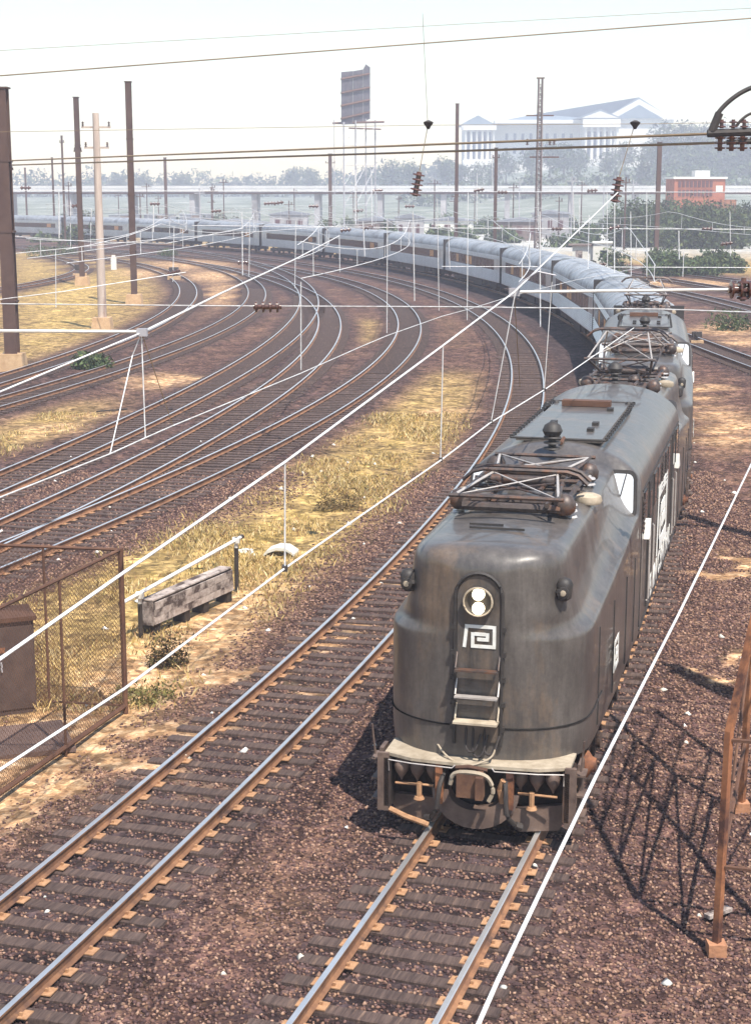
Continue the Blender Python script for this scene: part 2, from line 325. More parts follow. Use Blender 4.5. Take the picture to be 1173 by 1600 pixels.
def ground_mat():
    m=bpy.data.materials.new('gravel_grass_ground'); m.use_nodes=True; n=m.node_tree.nodes; l=m.node_tree.links
    b=n['Principled BSDF']; b.inputs['Roughness'].default_value=.95; b.inputs['Specular IOR Level'].default_value=.15
    tc=n.new('ShaderNodeTexCoord')
    def noise(sc,d=6,r=.6):
        x=n.new('ShaderNodeTexNoise'); x.inputs['Scale'].default_value=sc; x.inputs['Detail'].default_value=d; x.inputs['Roughness'].default_value=r; l.new(tc.outputs['Object'],x.inputs['Vector']); return x.outputs[0]
    def ramp(s,st):
        x=n.new('ShaderNodeValToRGB'); e=x.color_ramp.elements
        while len(e)<len(st): e.new(.5)
        for q,(p,c) in zip(e,st): q.position=p; q.color=(*c,1)
        l.new(s,x.inputs[0]); return x.outputs[0]
    def mix(f,a,c):
        x=n.new('ShaderNodeMix'); x.data_type='RGBA'; l.new(f,x.inputs[0]); l.new(a,x.inputs[6]); l.new(c,x.inputs[7]); return x.outputs[2]
    def mul(a,bv,op='MULTIPLY'):
        x=n.new('ShaderNodeMath'); x.operation=op; l.new(a,x.inputs[0])
        if isinstance(bv,(int,float)): x.inputs[1].default_value=bv
        else: l.new(bv,x.inputs[1])
        x.use_clamp=True; return x.outputs[0]
    def attr(nm):
        x=n.new('ShaderNodeAttribute'); x.attribute_name=nm; return x.outputs['Fac']
    vo=n.new('ShaderNodeTexVoronoi'); vo.inputs['Scale'].default_value=17; l.new(tc.outputs['Object'],vo.inputs['Vector'])
    sep=n.new('ShaderNodeSeparateColor'); l.new(vo.outputs['Color'],sep.inputs[0])
    grav=ramp(sep.outputs[0],[(0,(.035,.018,.018)),(.45,(.085,.043,.036)),(.8,(.16,.085,.058)),(1,(.36,.21,.125))])
    big=ramp(noise(.35,5),[(.35,(.06,.034,.034)),(.52,(.105,.06,.052)),(.68,(.22,.13,.085))])
    base=mix(noise(2.2,8,.7),grav,big)
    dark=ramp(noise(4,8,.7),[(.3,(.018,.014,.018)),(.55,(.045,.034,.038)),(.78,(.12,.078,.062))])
    base=mix(mul(attr('trackbed_and_shade'),.8),base,dark)
    gr=ramp(noise(1.1,9,.7),[(.28,(.17,.12,.045)),(.42,(.36,.245,.08)),(.6,(.52,.36,.14)),(.78,(.26,.14,.07))])
    gfac=mul(mul(attr('grass'),mul(noise(.9,6),1.6),'MULTIPLY'),1.1)
    base=mix(gfac,base,gr)
    pl=ramp(noise(3,7,.7),[(.3,(.25,.125,.065)),(.48,(.46,.27,.135)),(.7,(.7,.52,.34))])
    base=mix(mul(attr('pale'),mul(noise(1.7,7,.7),2.1)),base,pl)
    for sc_,amt in((6.5,.5),(2.3,.38)):
        v2=n.new('ShaderNodeTexVoronoi'); v2.inputs['Scale'].default_value=sc_; l.new(tc.outputs['Object'],v2.inputs['Vector']); s2=n.new('ShaderNodeSeparateColor'); l.new(v2.outputs['Color'],s2.inputs[0])
        m2=n.new('ShaderNodeMapRange'); m2.inputs[3].default_value=1-amt; m2.inputs[4].default_value=1+amt; l.new(s2.outputs[1],m2.inputs[0])
        vm=n.new('ShaderNodeVectorMath'); vm.operation='SCALE'; l.new(base,vm.inputs[0]); l.new(m2.outputs[0],vm.inputs['Scale']); base=vm.outputs[0]
    base=mix(mul(attr('yard'),mul(noise(.16,8,.75),1.7)),base,ramp(noise(.5,8,.75),[(.3,(.17,.19,.17)),(.48,(.42,.43,.42)),(.66,(.72,.72,.71))]))
    base=mix(attr('farland'),base,ramp(noise(.06,8,.75),[(.35,(.07,.095,.06)),(.5,(.18,.2,.15)),(.7,(.42,.42,.37))]))
    l.new(base,b.inputs['Base Color'])
    bu=n.new('ShaderNodeBump'); bu.inputs['Distance'].default_value=.03; bu.inputs['Strength'].default_value=.9
    l.new(vo.outputs['Distance'],bu.inputs['Height']); l.new(bu.outputs[0],b.inputs['Normal'])
    return m
r1_=np.hypot(X-T1.c.x,Y-T1.c.y); yard=np.clip((r1_-305)/25,0,1)*np.clip((Y-205)/50,0,1)*np.clip((760-Y)/150,0,1)
gm=npmesh('ground',V,F,{'yard':yard,'farland':np.clip((Y-400)/60,0,1),'grass':g,'pale':p,'trackbed_and_shade':k},mats=[ground_mat()])
gm.polygons.foreach_set('use_smooth',[True]*len(gm.polygons))
link('ground',gm,kind='structure')

# loose ballast near the camera: real stones
def rock_batch(name,n,xr,yr,size,zoff=0,colors=None,reject=None,parent=None,label=None):
    x=RNG.uniform(*xr,n*3); y=yr[0]+(yr[1]-yr[0])*RNG.random(n*3)**1.15
    ok=(np.abs(x)<.2346*y*1.03+.6)
    if reject is not None: ok&=~reject(x,y)
    x,y=x[ok][:n],y[ok][:n]; n=len(x)
    t=near_track(x,y); z=zg(x,y)+zoff
    s=RNG.uniform(size[0],size[1],n)*(1+.012*np.maximum(y-20,0))
    base=np.array([[1,0,0],[-1,0,0],[0,1,0],[0,-1,0],[0,0,.7],[0,0,-.7]],float)
    P=base[None]*(1+RNG.uniform(-.35,.35,(n,6,1)))+RNG.uniform(-.25,.25,(n,6,3))
    a=RNG.uniform(0,2*PI,n); ca,sa=np.cos(a),np.sin(a)
    Q=np.empty_like(P); Q[...,0]=P[...,0]*ca[:,None]-P[...,1]*sa[:,None]; Q[...,1]=P[...,0]*sa[:,None]+P[...,1]*ca[:,None]; Q[...,2]=P[...,2]
    Q*=s[:,None,None]; Q+=np.stack([x,y,z+s*.25],1)[:,None,:]
    f=np.array([[0,2,4],[2,1,4],[1,3,4],[3,0,4],[2,0,5],[1,2,5],[3,1,5],[0,3,5]])
    Fa=(f[None]+6*np.arange(n)[:,None,None]).reshape(-1,3)
    C=colors[RNG.integers(0,len(colors),n)]*RNG.uniform(.7,1.3,(n,1))
    me=npmesh(name,Q.reshape(-1,3),Fa,tint=np.repeat(C,6,0),mats=[M['stone']])
    return link(name,me,parent,kind='stuff',label=label)
STC=np.array([(.085,.046,.042),(.13,.072,.06),(.18,.1,.075),(.062,.035,.034),(.25,.145,.1),(.14,.086,.08),(.33,.205,.145)])
def rej(x,y):
    g,p,k=fields(x,y); return (g>RNG.random(len(x))*.8)|(RNG.random(len(x))<k*.25)|(p*1.3>RNG.random(len(x)))
o=rock_batch('ballast_gravel',120000,(-12,11),(15,52),(.014,.036),colors=STC,reject=rej); tag(o,'purplish brown crushed stone lying between the near tracks','gravel')
PST=np.array([(.75,.72,.66),(.62,.58,.5),(.8,.78,.74)])
o=rock_batch('pale_pebbles',110,(-12,12),(15.5,60),(.03,.085),colors=PST); tag(o,'scattered white stones and litter on the brown gravel','litter')

# ---------------------------------------------------------------- tracks
RP=[(-.07,-.17),(.07,-.17),(.07,-.158),(.018,-.135),(.010,-.045),(.036,-.034),(.036,-.006),(.028,0),(-.028,0),(-.036,-.006),(-.036,-.034),(-.010,-.045),(-.018,-.135),(-.07,-.158)]
def frange(tr,margin=5.,far=1e9):
    ds=np.arange(0,tr.L,1.); ok=[]
    for d in ds:
        q=tr.at(d); ok.append(q.y>4 and abs(q.x)<.2346*q.y+margin and q.y<far)
    i=[j for j,v in enumerate(ok) if v]; return ds[i[0]],ds[i[-1]]
tie_meshes=[]
for k in range(6):
    b=MB(); L=2.6+random.uniform(-.04,.06); W=.22+random.uniform(-.015,.02); n=6
    vs=[];
    for i in range(n+1):
        x=-L/2+L*i/n
        for (yy,zz) in ((-W/2,-.16),(W/2,-.16),(W/2+random.uniform(-.008,.008),-.012),(W/2-.012,random.uniform(-.004,.004)),(-W/2+.012,random.uniform(-.004,.004)),(-W/2+random.uniform(-.008,.008),-.012)):
            vs.append((x+(random.uniform(-.012,.012) if i in(0,n) else 0),yy,zz))
    fs=[(i*6+j,i*6+(j+1)%6,(i+1)*6+(j+1)%6,(i+1)*6+j) for i in range(n) for j in range(6)]+[(5,4,3,2,1,0),tuple(n*6+j for j in range(6))]
    b.add(vs,fs); tie_meshes.append(b.mesh('tie',M['tie']))
ORD_='first second third fourth fifth sixth seventh eighth'.split()
def track(name,tr,single=75,far=260,spacing=.53,plates=45,label=None,ties_to=150,margin=5.):
    root=bpy.data.objects.new(name,None); col.objects.link(root); root['kind']='structure'
    d0,d1=frange(tr,margin,far)
    if label: root['label']=label
    step=1.0 if tr in (T1,T2) else 1.5
    for side in (-.7525,.7525):
        ds=list(np.arange(d0,d1+.1,step)); vs=[]; fs=[]; mi=[]; n=len(RP)
        for i,d in enumerate(ds):
            for (u,v) in RP: vs.append(tr.at(d,side+u,v))
        for i in range(len(ds)-1):
            for j in range(n):
                fs.append((i*n+j,i*n+(j+1)%n,(i+1)*n+(j+1)%n,(i+1)*n+j)); mi.append(1 if j in (6,7,8) else 0)
        b=MB(); b.v=vs; b.f=fs; b.m=mi; b.build('rail',[M['rail_side'],M['rail_top']],root)
    d=d0; st=MB(); ns=0; pl=MB()
    while d<d1:
        q=tr.at(d); h=tr.head(d)-PI/2+random.gauss(0,.02)
        if q.y<single and ns<298:
            link('tie',random.choice(tie_meshes),root,loc=(q.x+random.gauss(0,.05)*math.cos(h),q.y,-.172+random.uniform(-.03,.0)),rot=(random.gauss(0,.006),random.gauss(0,.004),h)); ns+=1
        elif q.y<ties_to:
            st.box((q.x,q.y,-.245),(2.6,.22,.15),Matrix.Rotation(h,3,'Z'))
        if q.y<plates:
            for s in(-.7525,.7525):
                c=tr.at(d,s,-.166); pl.box(c,(.36,.19,.014),Matrix.Rotation(h,3,'Z'))
                for t in (-.095,.095):
                    e=tr.at(d+random.uniform(-.05,.05),s+t,-.145); pl.box(e,(.035,.03,.05),Matrix.Rotation(h,3,'Z'))
        d+=spacing*random.uniform(.94,1.06)
    if st.v: st.build('far_ties',M['tie'],root,kind='stuff')
    if pl.v: pl.build('tie_plates_and_spikes',M['plate'],root,kind='stuff')
    return root
track('railway_track',T1,single=66,ties_to=110)
track('railway_track',T2,single=90,ties_to=150)
track('railway_track',T3,single=80,ties_to=150)
track('railway_track',T5,single=75,ties_to=140,plates=0)
track('railway_track',T4,single=72,ties_to=140,plates=0)
track('railway_track',T6,single=0,ties_to=150,plates=0); track('railway_track',T7,single=0,ties_to=160,plates=0)
track('railway_track',T0,single=0,ties_to=150,plates=0,margin=8)
for t in (TA,TB,TC,T8): track('railway_track',t,single=0,ties_to=190,plates=0,margin=8)

# ---------------------------------------------------------------- grass tufts
def grass_field():
    n=46000; x=RNG.uniform(-14,6,n*5); y=RNG.uniform(22,66,n*5); g,p,k=fields(x,y)
    nn=np.array([(math.sin(a*1.9+b*.7)+math.sin(b*1.3-a*.8)+math.sin(a*.63+b*.41)*1.3)/3.3 for a,b in zip(x,y)])
    ok=(RNG.random(len(x))<g*np.clip(.42+nn*1.2,0.02,1))&(np.abs(x)<.2346*y+1)
    ok&=~((x<-4.3)&(y<27.2)&(y>18))
    x,y,nn=x[ok][:n],y[ok][:n],nn[ok][:n]; n=len(x); z=zg(x,y)
    h=RNG.uniform(.04,.22,n)*(.75+.5*nn); w=RNG.uniform(.006,.014,n)*(1+.02*(y-25)); a=RNG.uniform(0,2*PI,n); ln=RNG.uniform(.2,.9,n)*h; b=RNG.uniform(0,2*PI,n)
    v=np.empty((n,4,3)); ca,sa=np.cos(a)*w,np.sin(a)*w
    v[:,0]=np.stack([x-ca,y-sa,z],1); v[:,1]=np.stack([x+ca,y+sa,z],1)
    v[:,2]=np.stack([x+ca*.6+np.cos(b)*ln*.4,y+sa*.6+np.sin(b)*ln*.4,z+h*.65],1); v[:,3]=np.stack([x+np.cos(b)*ln,y+np.sin(b)*ln,z+h],1)
    f=np.array([[0,1,2],[0,2,3]]); Fa=(f[None]+4*np.arange(n)[:,None,None]).reshape(-1,3)
    C=np.array([(.54,.39,.16),(.66,.52,.28),(.44,.32,.12),(.2,.17,.07),(.34,.2,.1)]); t=C[RNG.choice(5,n,p=[.34,.22,.22,.1,.12])]*RNG.uniform(.75,1.2,(n,1))
    o=link('dry_grass',npmesh('dry_grass',v.reshape(-1,3),Fa,tint=np.repeat(t,4,0),mats=[M['grass']]),kind='stuff')
    tag(o,'yellow dry grass growing on the bank between the tracks','grass')
grass_field()
def weeds(name,pts,n,hr,cols,label,cat='weeds',group=None):
    for (x,y,r) in pts:
        nb=n; a=RNG.uniform(0,2*PI,nb); rr=r*np.sqrt(RNG.random(nb)); bx,by=x+rr*np.cos(a),y+rr*np.sin(a)*.8; hh=RNG.uniform(*hr,nb); z=zg(bx,by)
        s=RNG.uniform(.01,.025,nb)*(1+.01*y); dx=RNG.normal(0,.12,nb)*hh*2; dy=RNG.normal(0,.12,nb)*hh*2; u=RNG.random(nb)
        cx,cy,cz=bx+dx*u,by+dy*u,z+hh*u
        v=np.stack([np.stack([cx,cy,cz],1)+RNG.normal(0,1,(nb,3))*s[:,None] for _ in range(3)],1)
        C=np.array(cols)[RNG.integers(0,len(cols),nb)]*RNG.uniform(.7,1.3,(nb,1))
        o=link(name,npmesh(name,v.reshape(-1,3)-np.array([x,y,0]),np.arange(nb*3).reshape(-1,3),tint=np.repeat(C,3,0),mats=[M['leaf']]),loc=(x,y,0)); tag(o,label,cat,group)
q=G(262,1030); weeds('weed_clump',[(q.x,q.y,.42)],1500,(.2,.75),[(.06,.045,.02),(.1,.08,.03),(.05,.035,.025)],'dark scrubby weed beside the leaning trough and wire fence','weed')
q=G(530,790); weeds('weed_clump',[(q.x,q.y,.7)],1500,(.2,.8),[(.2,.13,.06),(.12,.09,.04)],'tall brown weed in the middle of the yellow grass','weed')
q=G(225,1085); weeds('weed_clump',[(q.x,q.y,.6)],1200,(.1,.35),[(.12,.11,.04),(.2,.17,.06)],'low olive weed at the foot of the fence corner post','weed')

# ---------------------------------------------------------------- locomotive
def smooth(a,b,x):
    t=min(1,max(0,(x-a)/(b-a))); return t*t*(3-2*t)
HB=11.9
def section(s):
    """half section (y,z), s metres behind the nose"""
    e=2.5; u=min(1,s/1.3); pf=(1-(1-u)**e)**(1/e); pf=max(pf,.004)
    uh=min(1,s/1.05); ph=max((1-(1-uh)**2.7)**(1/2.7),.004)
    w=1.47*pf+.08*smooth(1.2,5,s); hw=1.12*ph
    zt=4.02-.36*(1-math.sqrt(max(0,1-(1-min(1,s/.4))**2)))+.06*smooth(1,6,s)
    zs=2.78+.44*smooth(.6,6.6,s); zh=zs+.4
    zb=1.02-.14*smooth(0,2.2,s)
    N=[(w*.975,zb),(w*.995,zb+.18),(w,zb+.4),(w,(zb+zs)/2+.2),(w,zs-.06),(w-.008*pf,zs-.012),(w-.045*pf,zs+.03),(w-.2*pf,zs+.13),(hw+.1*ph if w>hw+.12 else w*.93,zh-.08),(hw+.03*ph if w>hw+.12 else w*.86,zh+.06),(min(hw,w*.82 if w<hw+.12 else 9),zt-.38),(min(hw,w*.8 if w<hw+.12 else 9)-.03*ph,zt-.15),(hw*.87,zt-.04),(hw*.55,zt),(hw*.27,zt+.02),(0,zt+.03)]
    C=[(1.53,.86),(1.555,1.05),(1.56,1.3),(1.56,2.3),(1.56,3.3),(1.555,3.6),(1.53,3.78),(1.48,3.88),(1.4,3.98),(1.3,4.07),(1.12,4.19),(.94,4.27),(.74,4.34),(.5,4.39),(.25,4.42),(0,4.43)]
    out=[]
    for i,(a,b) in enumerate(zip(N,C)):
        lo=6.85-.55*max(0,(i-8))/7; hi=7.2+.25*max(0,(i-8))/7
        t=smooth(lo,hi,s); out.append((a[0]*(1-t)+b[0]*t,a[1]*(1-t)+b[1]*t))
    return out
SS=[0,.006,.02,.05,.09,.14,.2,.28,.38,.5,.64,.8,1.0,1.25,1.6,2.1,2.8,3.6,4.4,5.2,5.8,6.2,6.4,6.55,6.7,6.82,6.9,6.97,7.04,7.11,7.18,7.26,7.36,7.5,7.8,8.6,9.8,11.0,HB]
def loco_body():
    st=[(HB-s,section(s)) for s in SS]; st+=[(-x,p) for x,p in st[::-1][1:]]
    vs=[];n=16;W=2*n-1
    for x,p in st:
        for (y,z) in p: vs.append((x,y,z))
        for (y,z) in p[::-1][1:]: vs.append((x,-y,z))
    fs=[]
    for i in range(len(st)-1):
        for j in range(W-1): fs.append((i*W+j,i*W+j+1,(i+1)*W+j+1,(i+1)*W+j))
    fs.append(tuple(range(W))[::1]); fs.append(tuple((len(st)-1)*W+j for j in range(W))[::-1])
    b=MB(); b.add(vs,fs); return b
def side_z(s,i): return section(s)[i]
def insul(b,base,axis,L,r,n=5,mi=0,seg=10):
    prof=[(0,r*.45)]
    for k in range(n):
        h=L*(k+.15)/n; prof+=[(h,r*.42),(h+L*.12/n,r),(h+L*.38/n,r*.92),(h+L*.5/n,r*.45)]
    prof.append((L,r*.4)); b.lathe(base,axis,prof,seg,mi)
def worm(b,f,w,h,t):
    P=[(.03,0),(.1,1),(1,1),(1,0),(.3,0),(.3,.62),(.78,.62),(.78,.36),(.5,.36)]
    for (a,c) in zip(P[:-1],P[1:]):
        ax,ay,cx,cy=a[0]*w,a[1]*h,c[0]*w,c[1]*h; L=math.hypot(cx-ax,cy-ay); ux,uy=(cx-ax)/L,(cy-ay)/L; e=t/2*.98
        q=[(ax-ux*e+uy*e,ay-uy*e-ux*e),(cx+ux*e+uy*e,cy+uy*e-ux*e),(cx+ux*e-uy*e,cy+uy*e+ux*e),(ax-ux*e-uy*e,ay-uy*e+ux*e)]
        b.prism(q,0,.006+.0012*P.index(a),f)
def text_mesh(s,size,m,depth=.004):
    cu=bpy.data.curves.new('lettering','FONT'); cu.body=s; cu.size=size; cu.extrude=depth; cu.align_x='CENTER'; cu.offset=.012
    ob=bpy.data.objects.new('t',cu); col.objects.link(ob); dg=bpy.context.evaluated_depsgraph_get()
    me=bpy.data.meshes.new_from_object(ob.evaluated_get(dg)); bpy.data.objects.remove(ob); me.materials.clear(); me.materials.append(m); return me
def pantograph(parent,cx,zb,H,name='pantograph'):
    """diamond pantograph, H = height of shoe above the base frame"""
    ro=bpy.data.objects.new(name,None); col.objects.link(ro); ro.parent=parent; ro.location=(cx,0,zb)
    b=MB()
    for y in(-.82,.82): b.tube([(-1.25,y,0),(1.25,y,0)],.045,6)
    for x in(-1.2,-.35,.35,1.2): b.tube([(x,-.9,0),(x,.9,0)],.04,6)
    for s in(-1,1): b.tube([(s*.35,-.5,.12),(s*.35,.5,.12)],.075,10); b.tube([(.9,s*.35,.06),(-.9,s*.35,.06)],.035,6)
    b.build('base_frame',M['panto'],ro,smooth=True)
    for x in(-1.15,1.15):
        for y in(-.84,.84): b=MB(); insul(b,(x,y,-.3),(0,0,1),.28,.13,3); b.build('base_insulator',M['grey_ins'],ro,smooth=True)
    a=1.75; hk=max(.14,H*.52); kx=math.sqrt(a*a-hk*hk)*.98
    for s in(-1,1):
        lo=MB(); kn=[(s*(kx+.25),y,hk) for y in(-.78,.78)]
        for i,y in enumerate((-.62,.62)):
            lo.tube([(s*.35,y,.1),kn[i]],.03,6)
        lo.tube([(s*.35,-.6,.1),kn[1]],.017,5); lo.tube([(s*.35,.6,.1),kn[0]],.017,5)
        lo.tube([(s*(kx+.25),-.86,hk),(s*(kx+.25),.86,hk)],.035,6)
        lo.build('lower_arm',M['panto'],ro,smooth=True)
        up=MB()
        for i,y in enumerate((-.78,.78)): up.tube([kn[i],(s*.16,y*.66,H)],.022,6)
        up.tube([kn[0],(s*.16,.5,H)],.014,5); up.tube([kn[1],(s*.16,-.5,H)],.014,5)
        up.build('upper_arm',M['panto_l'],ro,smooth=True)
        sh=MB(); sh.tube([(s*.17,-1.0,H-.14),(s*.17,-.84,H+.0),(s*.17,-.66,H+.05),(s*.17,.66,H+.05),(s*.17,.84,H),(s*.17,1.0,H-.14)],.034,6)
        sh.build('contact_shoe',M['panto'],ro,smooth=True)
    return ro
def make_loco(label,h_front,h_rear):
    t=thing('electric_locomotive',label,'locomotive')
    body=loco_body().build('body',M['loco'],t,smooth=True,angle=60)
    sb=body.modifiers.new('s','SUBSURF'); sb.levels=1; sb.render_levels=1
    # rivet seam bands low on the nose and skirt
    u=MB(); u.box((0,0,.8),(22.3,2.3,.5)); u.box((0,0,.55),(19,1.2,.5)); u.build('underframe',M['under'],t)
    for x in (-9.3,-6.9,-4.9,-2.9,2.9,4.9,6.9,9.3):
        r=.72 if abs(x)<7.5 else .46
        wm=MB()
        for y in(-.7525,.7525):
            wm.lathe((x,y-.07,r),(0,1,0),[(0,r-.02),(.1,r-.02),(.1,r+.02),(.14,r+.02)] if y<0 else [(0,r+.02),(.04,r+.02),(.04,r-.02),(.14,r-.02)],20)
        wm.tube([(x,-1.1,r),(x,1.1,r)],.09,8); wm.build('wheelset',M['under'],t)
    for s in(-1,1):
        for e in (1,-1):
            fr=MB(); fr.box((e*6.3,s*1.22,.72),(8.2,.12,.34)); fr.box((e*9.3,s*1.22,.5),(1.0,.16,.4))
            for x in (9.3,6.9,4.9,2.9): fr.box((e*x,s*1.3,.55),(.42,.14,.4)); fr.tube([(e*x,s*1.36,.55),(e*x,s*1.44,.55)],.13,10)
            fr.build('truck_frame',M['under'],t,smooth=True)
    for e in (1,-1):
        f=lambda x,y,z:Vector((e*x,e*y,z))
        RZ=Matrix.Rotation(0 if e>0 else PI,3,'Z')
        # pilot: deck, apron, coupler, pods, hoses
        b=MB(); poly=[(11.35,-1.32),(11.95,-1.32),(12.12,-.9),(12.16,-.3),(12.16,.3),(12.12,.9),(11.95,1.32),(11.35,1.32)]
        b.prism(poly,1.0,1.045,lambda u,v,w:f(u,v,w)); b.build('buffer_deck',M['deck'],t)
        b=MB(); b.box(f(11.5,0,.55),(.12,2.5,.85)); 
        for y in(-1.27,1.27): b.box(f(11.78,y,.62),(.5,.09,.72))
        for y in(-.48,.48): b.box(f(11.8,y,.62),(.5,.08,.7))
        b.build('pilot_frame',M['under'],t)
        b=MB()
        for y0,y1 in((-1.25,-.5),(.5,1.25)):
            b.prism([(y0,.2),(y0+.12,.02),(y1-.1,.04),(y1,.22),(y1,.42),(y0,.36)],11.86,11.95,lambda u,v,w:f(w-(abs(u)-.5)*.25,u,v))
        n=14; prev=None
        vs=[];fs=[]
        for i in range(n+1):
            th=PI*i/n; y=-math.cos(th)*.62; z=.6-math.sin(th)*.52; z2=.6-math.sin(th)*.24; y2=-math.cos(th)*.38; xx=12.02+.1*math.sin(th)
            vs+=[f(xx,y,z),f(xx+.02,y2,z2),f(xx-.2,y2,z2),f(xx-.3,y,z)]
        for i in range(n):
            for j in range(4): fs.append((i*4+j,i*4+(j+1)%4,(i+1)*4+(j+1)%4,(i+1)*4+j))
        b.add(vs,fs); b.build('pilot_apron',M['apron'],t,smooth=True,angle=50,label='curved brown plate under the coupler')
        c=MB(); c.box(f(11.7,0,.6),(.1,1.0,.9)); c.build('pocket_shade_panel',M['blackpost'],t)  # black panel behind the coupler, darkens the recess by colour
        c=MB(); c.tube(catmull([f(12.3,-.3,.78),f(12.33,-.24,.95),f(12.36,0,1.0),f(12.33,.22,.94),f(12.3,.3,.74),f(12.3,.24,.58)],5),.032,6); c.build('coupler_lift_bar',M['deck'],t,smooth=True)
        c=MB(); c.tube([f(12.1,.4,.5),f(12.14,.36,.72),f(12.16,.42,.85)],.045,6); c.tube([f(12.16,-1.2,.28),f(12.2,-.95,.2),f(12.22,-.62,.12)],.04,6); c.build('brake_pipe',M['plate'],t,smooth=True,kind='stuff')
        for y in(-.5,.5): c=MB(); c.box(f(12.08,y,.72),(.1,.1,.62)); c.build('pilot_post',M['orange_rust'],t)
        c=MB(); c.box(f(12.0,0,.78),(.5,.2,.22)); c.box(f(12.27,-.05,.8),(.22,.3,.34)); c.box(f(12.36,.13,.8),(.2,.1,.32)); c.tube([f(12.3,.12,.6),f(12.3,.12,1.0)],.05,8); c.tube([f(12.16,-.25,.98),f(12.2,-.05,1.02),f(12.2,.2,.99)],.03,6)
        c.build('coupler',M['rust'],t)
        for y in(-1.08,-.85,-.62,.62,.85,1.08):
            pb=MB(); pb.lathe(f(11.93,y,.98),(0,0,-1),[(0,.03),(.05,.09),(.13,.11),(.2,.09),(.3,.025),(.34,.01)],10); pb.build('air_pod',M['apron'],t,smooth=True)
        for y in(-1,1):
            h=MB(); h.tube([f(12.04,y*1.24,.8),f(12.06,y*1.24,.97),f(12.16,y*.9,.98),f(12.2,y*.3,.98),f(12.18,y*.26,1.02)],.01,6); h.build('grab_rail',M['panto_l'],t,smooth=True)
            h=MB(); h.tube(catmull([f(11.95,y*.42,.9),f(12.2,y*.46,.75),f(12.28,y*.5,.4),f(12.18,y*.6,.22)],5),.035,7); h.tube([f(12.18,y*.6,.22),f(12.14,y*.68,.18)],.055,7); h.build('air_hose',M['blackpost'],t,smooth=True)
            h=MB(); h.tube([f(12.0,y*.6,.62),f(12.02,y*1.15,.62)],.018,6); h.tube([f(12.04,y*.8,.66),f(12.04,y*.8,.46)],.04,7); h.lathe(f(12.04,y*.8,.46),(0,0,-1),[(0,.06),(.04,.08),(.07,.03)],9); h.build('pipe_valve',M['plate'],t,smooth=True)
            h=MB()
            h.box(f(11.6,y*1.42,.62),(.3,.06,.8)); h.box(f(12.0,y*1.33,.62),(.06,.16,.86))
            for z in(.32,.62,.92): h.box(f(11.78,y*1.38,z),(.3,.28,.03))
            h.tube([f(11.95,y*1.46,1.0),f(11.98,y*1.5,1.45)],.015,5)
            h.build('corner_step',M['apron'],t)
            j=MB(); j.lathe(f(10.6,y*1.3,.62),(0,y*e,0),[(0,.2),(.1,.2),(.16,.12),(.22,.1)],12); j.build('journal_cover',M['orange_rust'],t,smooth=True)
            b=MB(); sp_=[(HB-s_+.0,section(s_)[2][0]+.006) for s_ in SS if s_<2.2]; b.tube([f(x_,-y_,1.5) for x_,y_ in sp_[::-1]]+[f(x_,y_,1.5) for x_,y_ in sp_[1:]],.013,4); b.build('nose_seam',M['loco_dark'],t)
    # nose door, its arch trim, headlight, emblem, rungs
        fx=HB+.008
        b=MB(); arch=[(-.3,1.3),(.3,1.3)]+[(.3*math.cos(a),3.38+.3*math.sin(a)) for a in np.linspace(0,PI,13)]
        b.prism(arch,fx-.1,fx+.012,lambda u,v,w:f(w,u,v)); b.build('nose_door',M['loco'],t)
        b=MB(); b.tube([f(fx+.02,u*1.1,v if v<3 else 3.38+(v-3.38)*1.12) for u,v in [(-.3,1.25)]+arch[:1:-1]+[(.3,1.25)]],.026,6); b.build('door_trim',M['loco_dark'],t,smooth=True)
        b=MB(); b.lathe(f(fx,0,3.33),(e,0,0),[(0,.215),(.09,.215),(.095,.19),(.02,.16),(.015,.02)],24); hl=b.build('headlight',M['loco_dark'],t,smooth=True)
        b=MB(); b.tube([f(fx+.1,.2*math.cos(a_),3.33+.2*math.sin(a_)) for a_ in np.linspace(0,2*PI,25)],.014,5,caps=False); b.build('headlight_ring',M['deck'],hl,smooth=True)
        for dz in(-.1,.1):
            b=MB(); b.lathe(f(fx+.04,0,3.33+dz),(e,0,0),[(0,.088),(.05,.085),(.075,.05),(.08,.01)],14); b.build('sealed_beam_lamp',M['lamp'],hl,smooth=True)
        b=MB(); worm(b,lambda u,v,w:f(fx+.014+w,-.21+u,2.68+v),.43,.28,.048); b.build('railway_emblem',M['white_mark'],t,label='white interlocked P and C emblem on the nose door')
        for z,ms in ((2.36,'panto'),(1.98,'panto_l'),(1.62,'deck')):
            b=MB(); b.box(f(fx+.14,0,z),(.2,.62,.03) if z<1.8 else (.12,.6,.024)); 
            for y in(-.3,.3): b.tube([f(fx,y,z+.22),f(fx+.12,y,z+.02)],.014,5)
            b.build('nose_step',M[ms],t)
        b=MB()
        for k_,(y0,dz) in enumerate(((-.16,.0),(-.06,-.06),(.1,-.02))): b.tube(catmull([f(fx,y0,1.5),f(fx+.1,y0+.02,1.22+dz),f(fx+.13,y0+.14,1.2+dz),f(fx+.05,y0+.22,1.42)],5),.018,6)
        b.build('jumper_cables',M['blackpost'],t,smooth=True)
        b=MB(); b.tube(catmull([f(fx-.12,-.62,1.2),f(fx+.12,-.4,1.08),f(fx+.26,-.1,1.02),f(fx+.2,.22,1.14),f(fx+.06,.28,1.3)],5),.014,6); b.build('pale_air_line',M['deck'],t,smooth=True)
        b=MB()
        for z in np.arange(1.5,3.3,.36):
            for y in(-.36,.36): b.box(f(fx+.02,y,z),(.05,.05,.07))
        b.build('door_hinges',M['loco_dark'],t,kind='stuff')
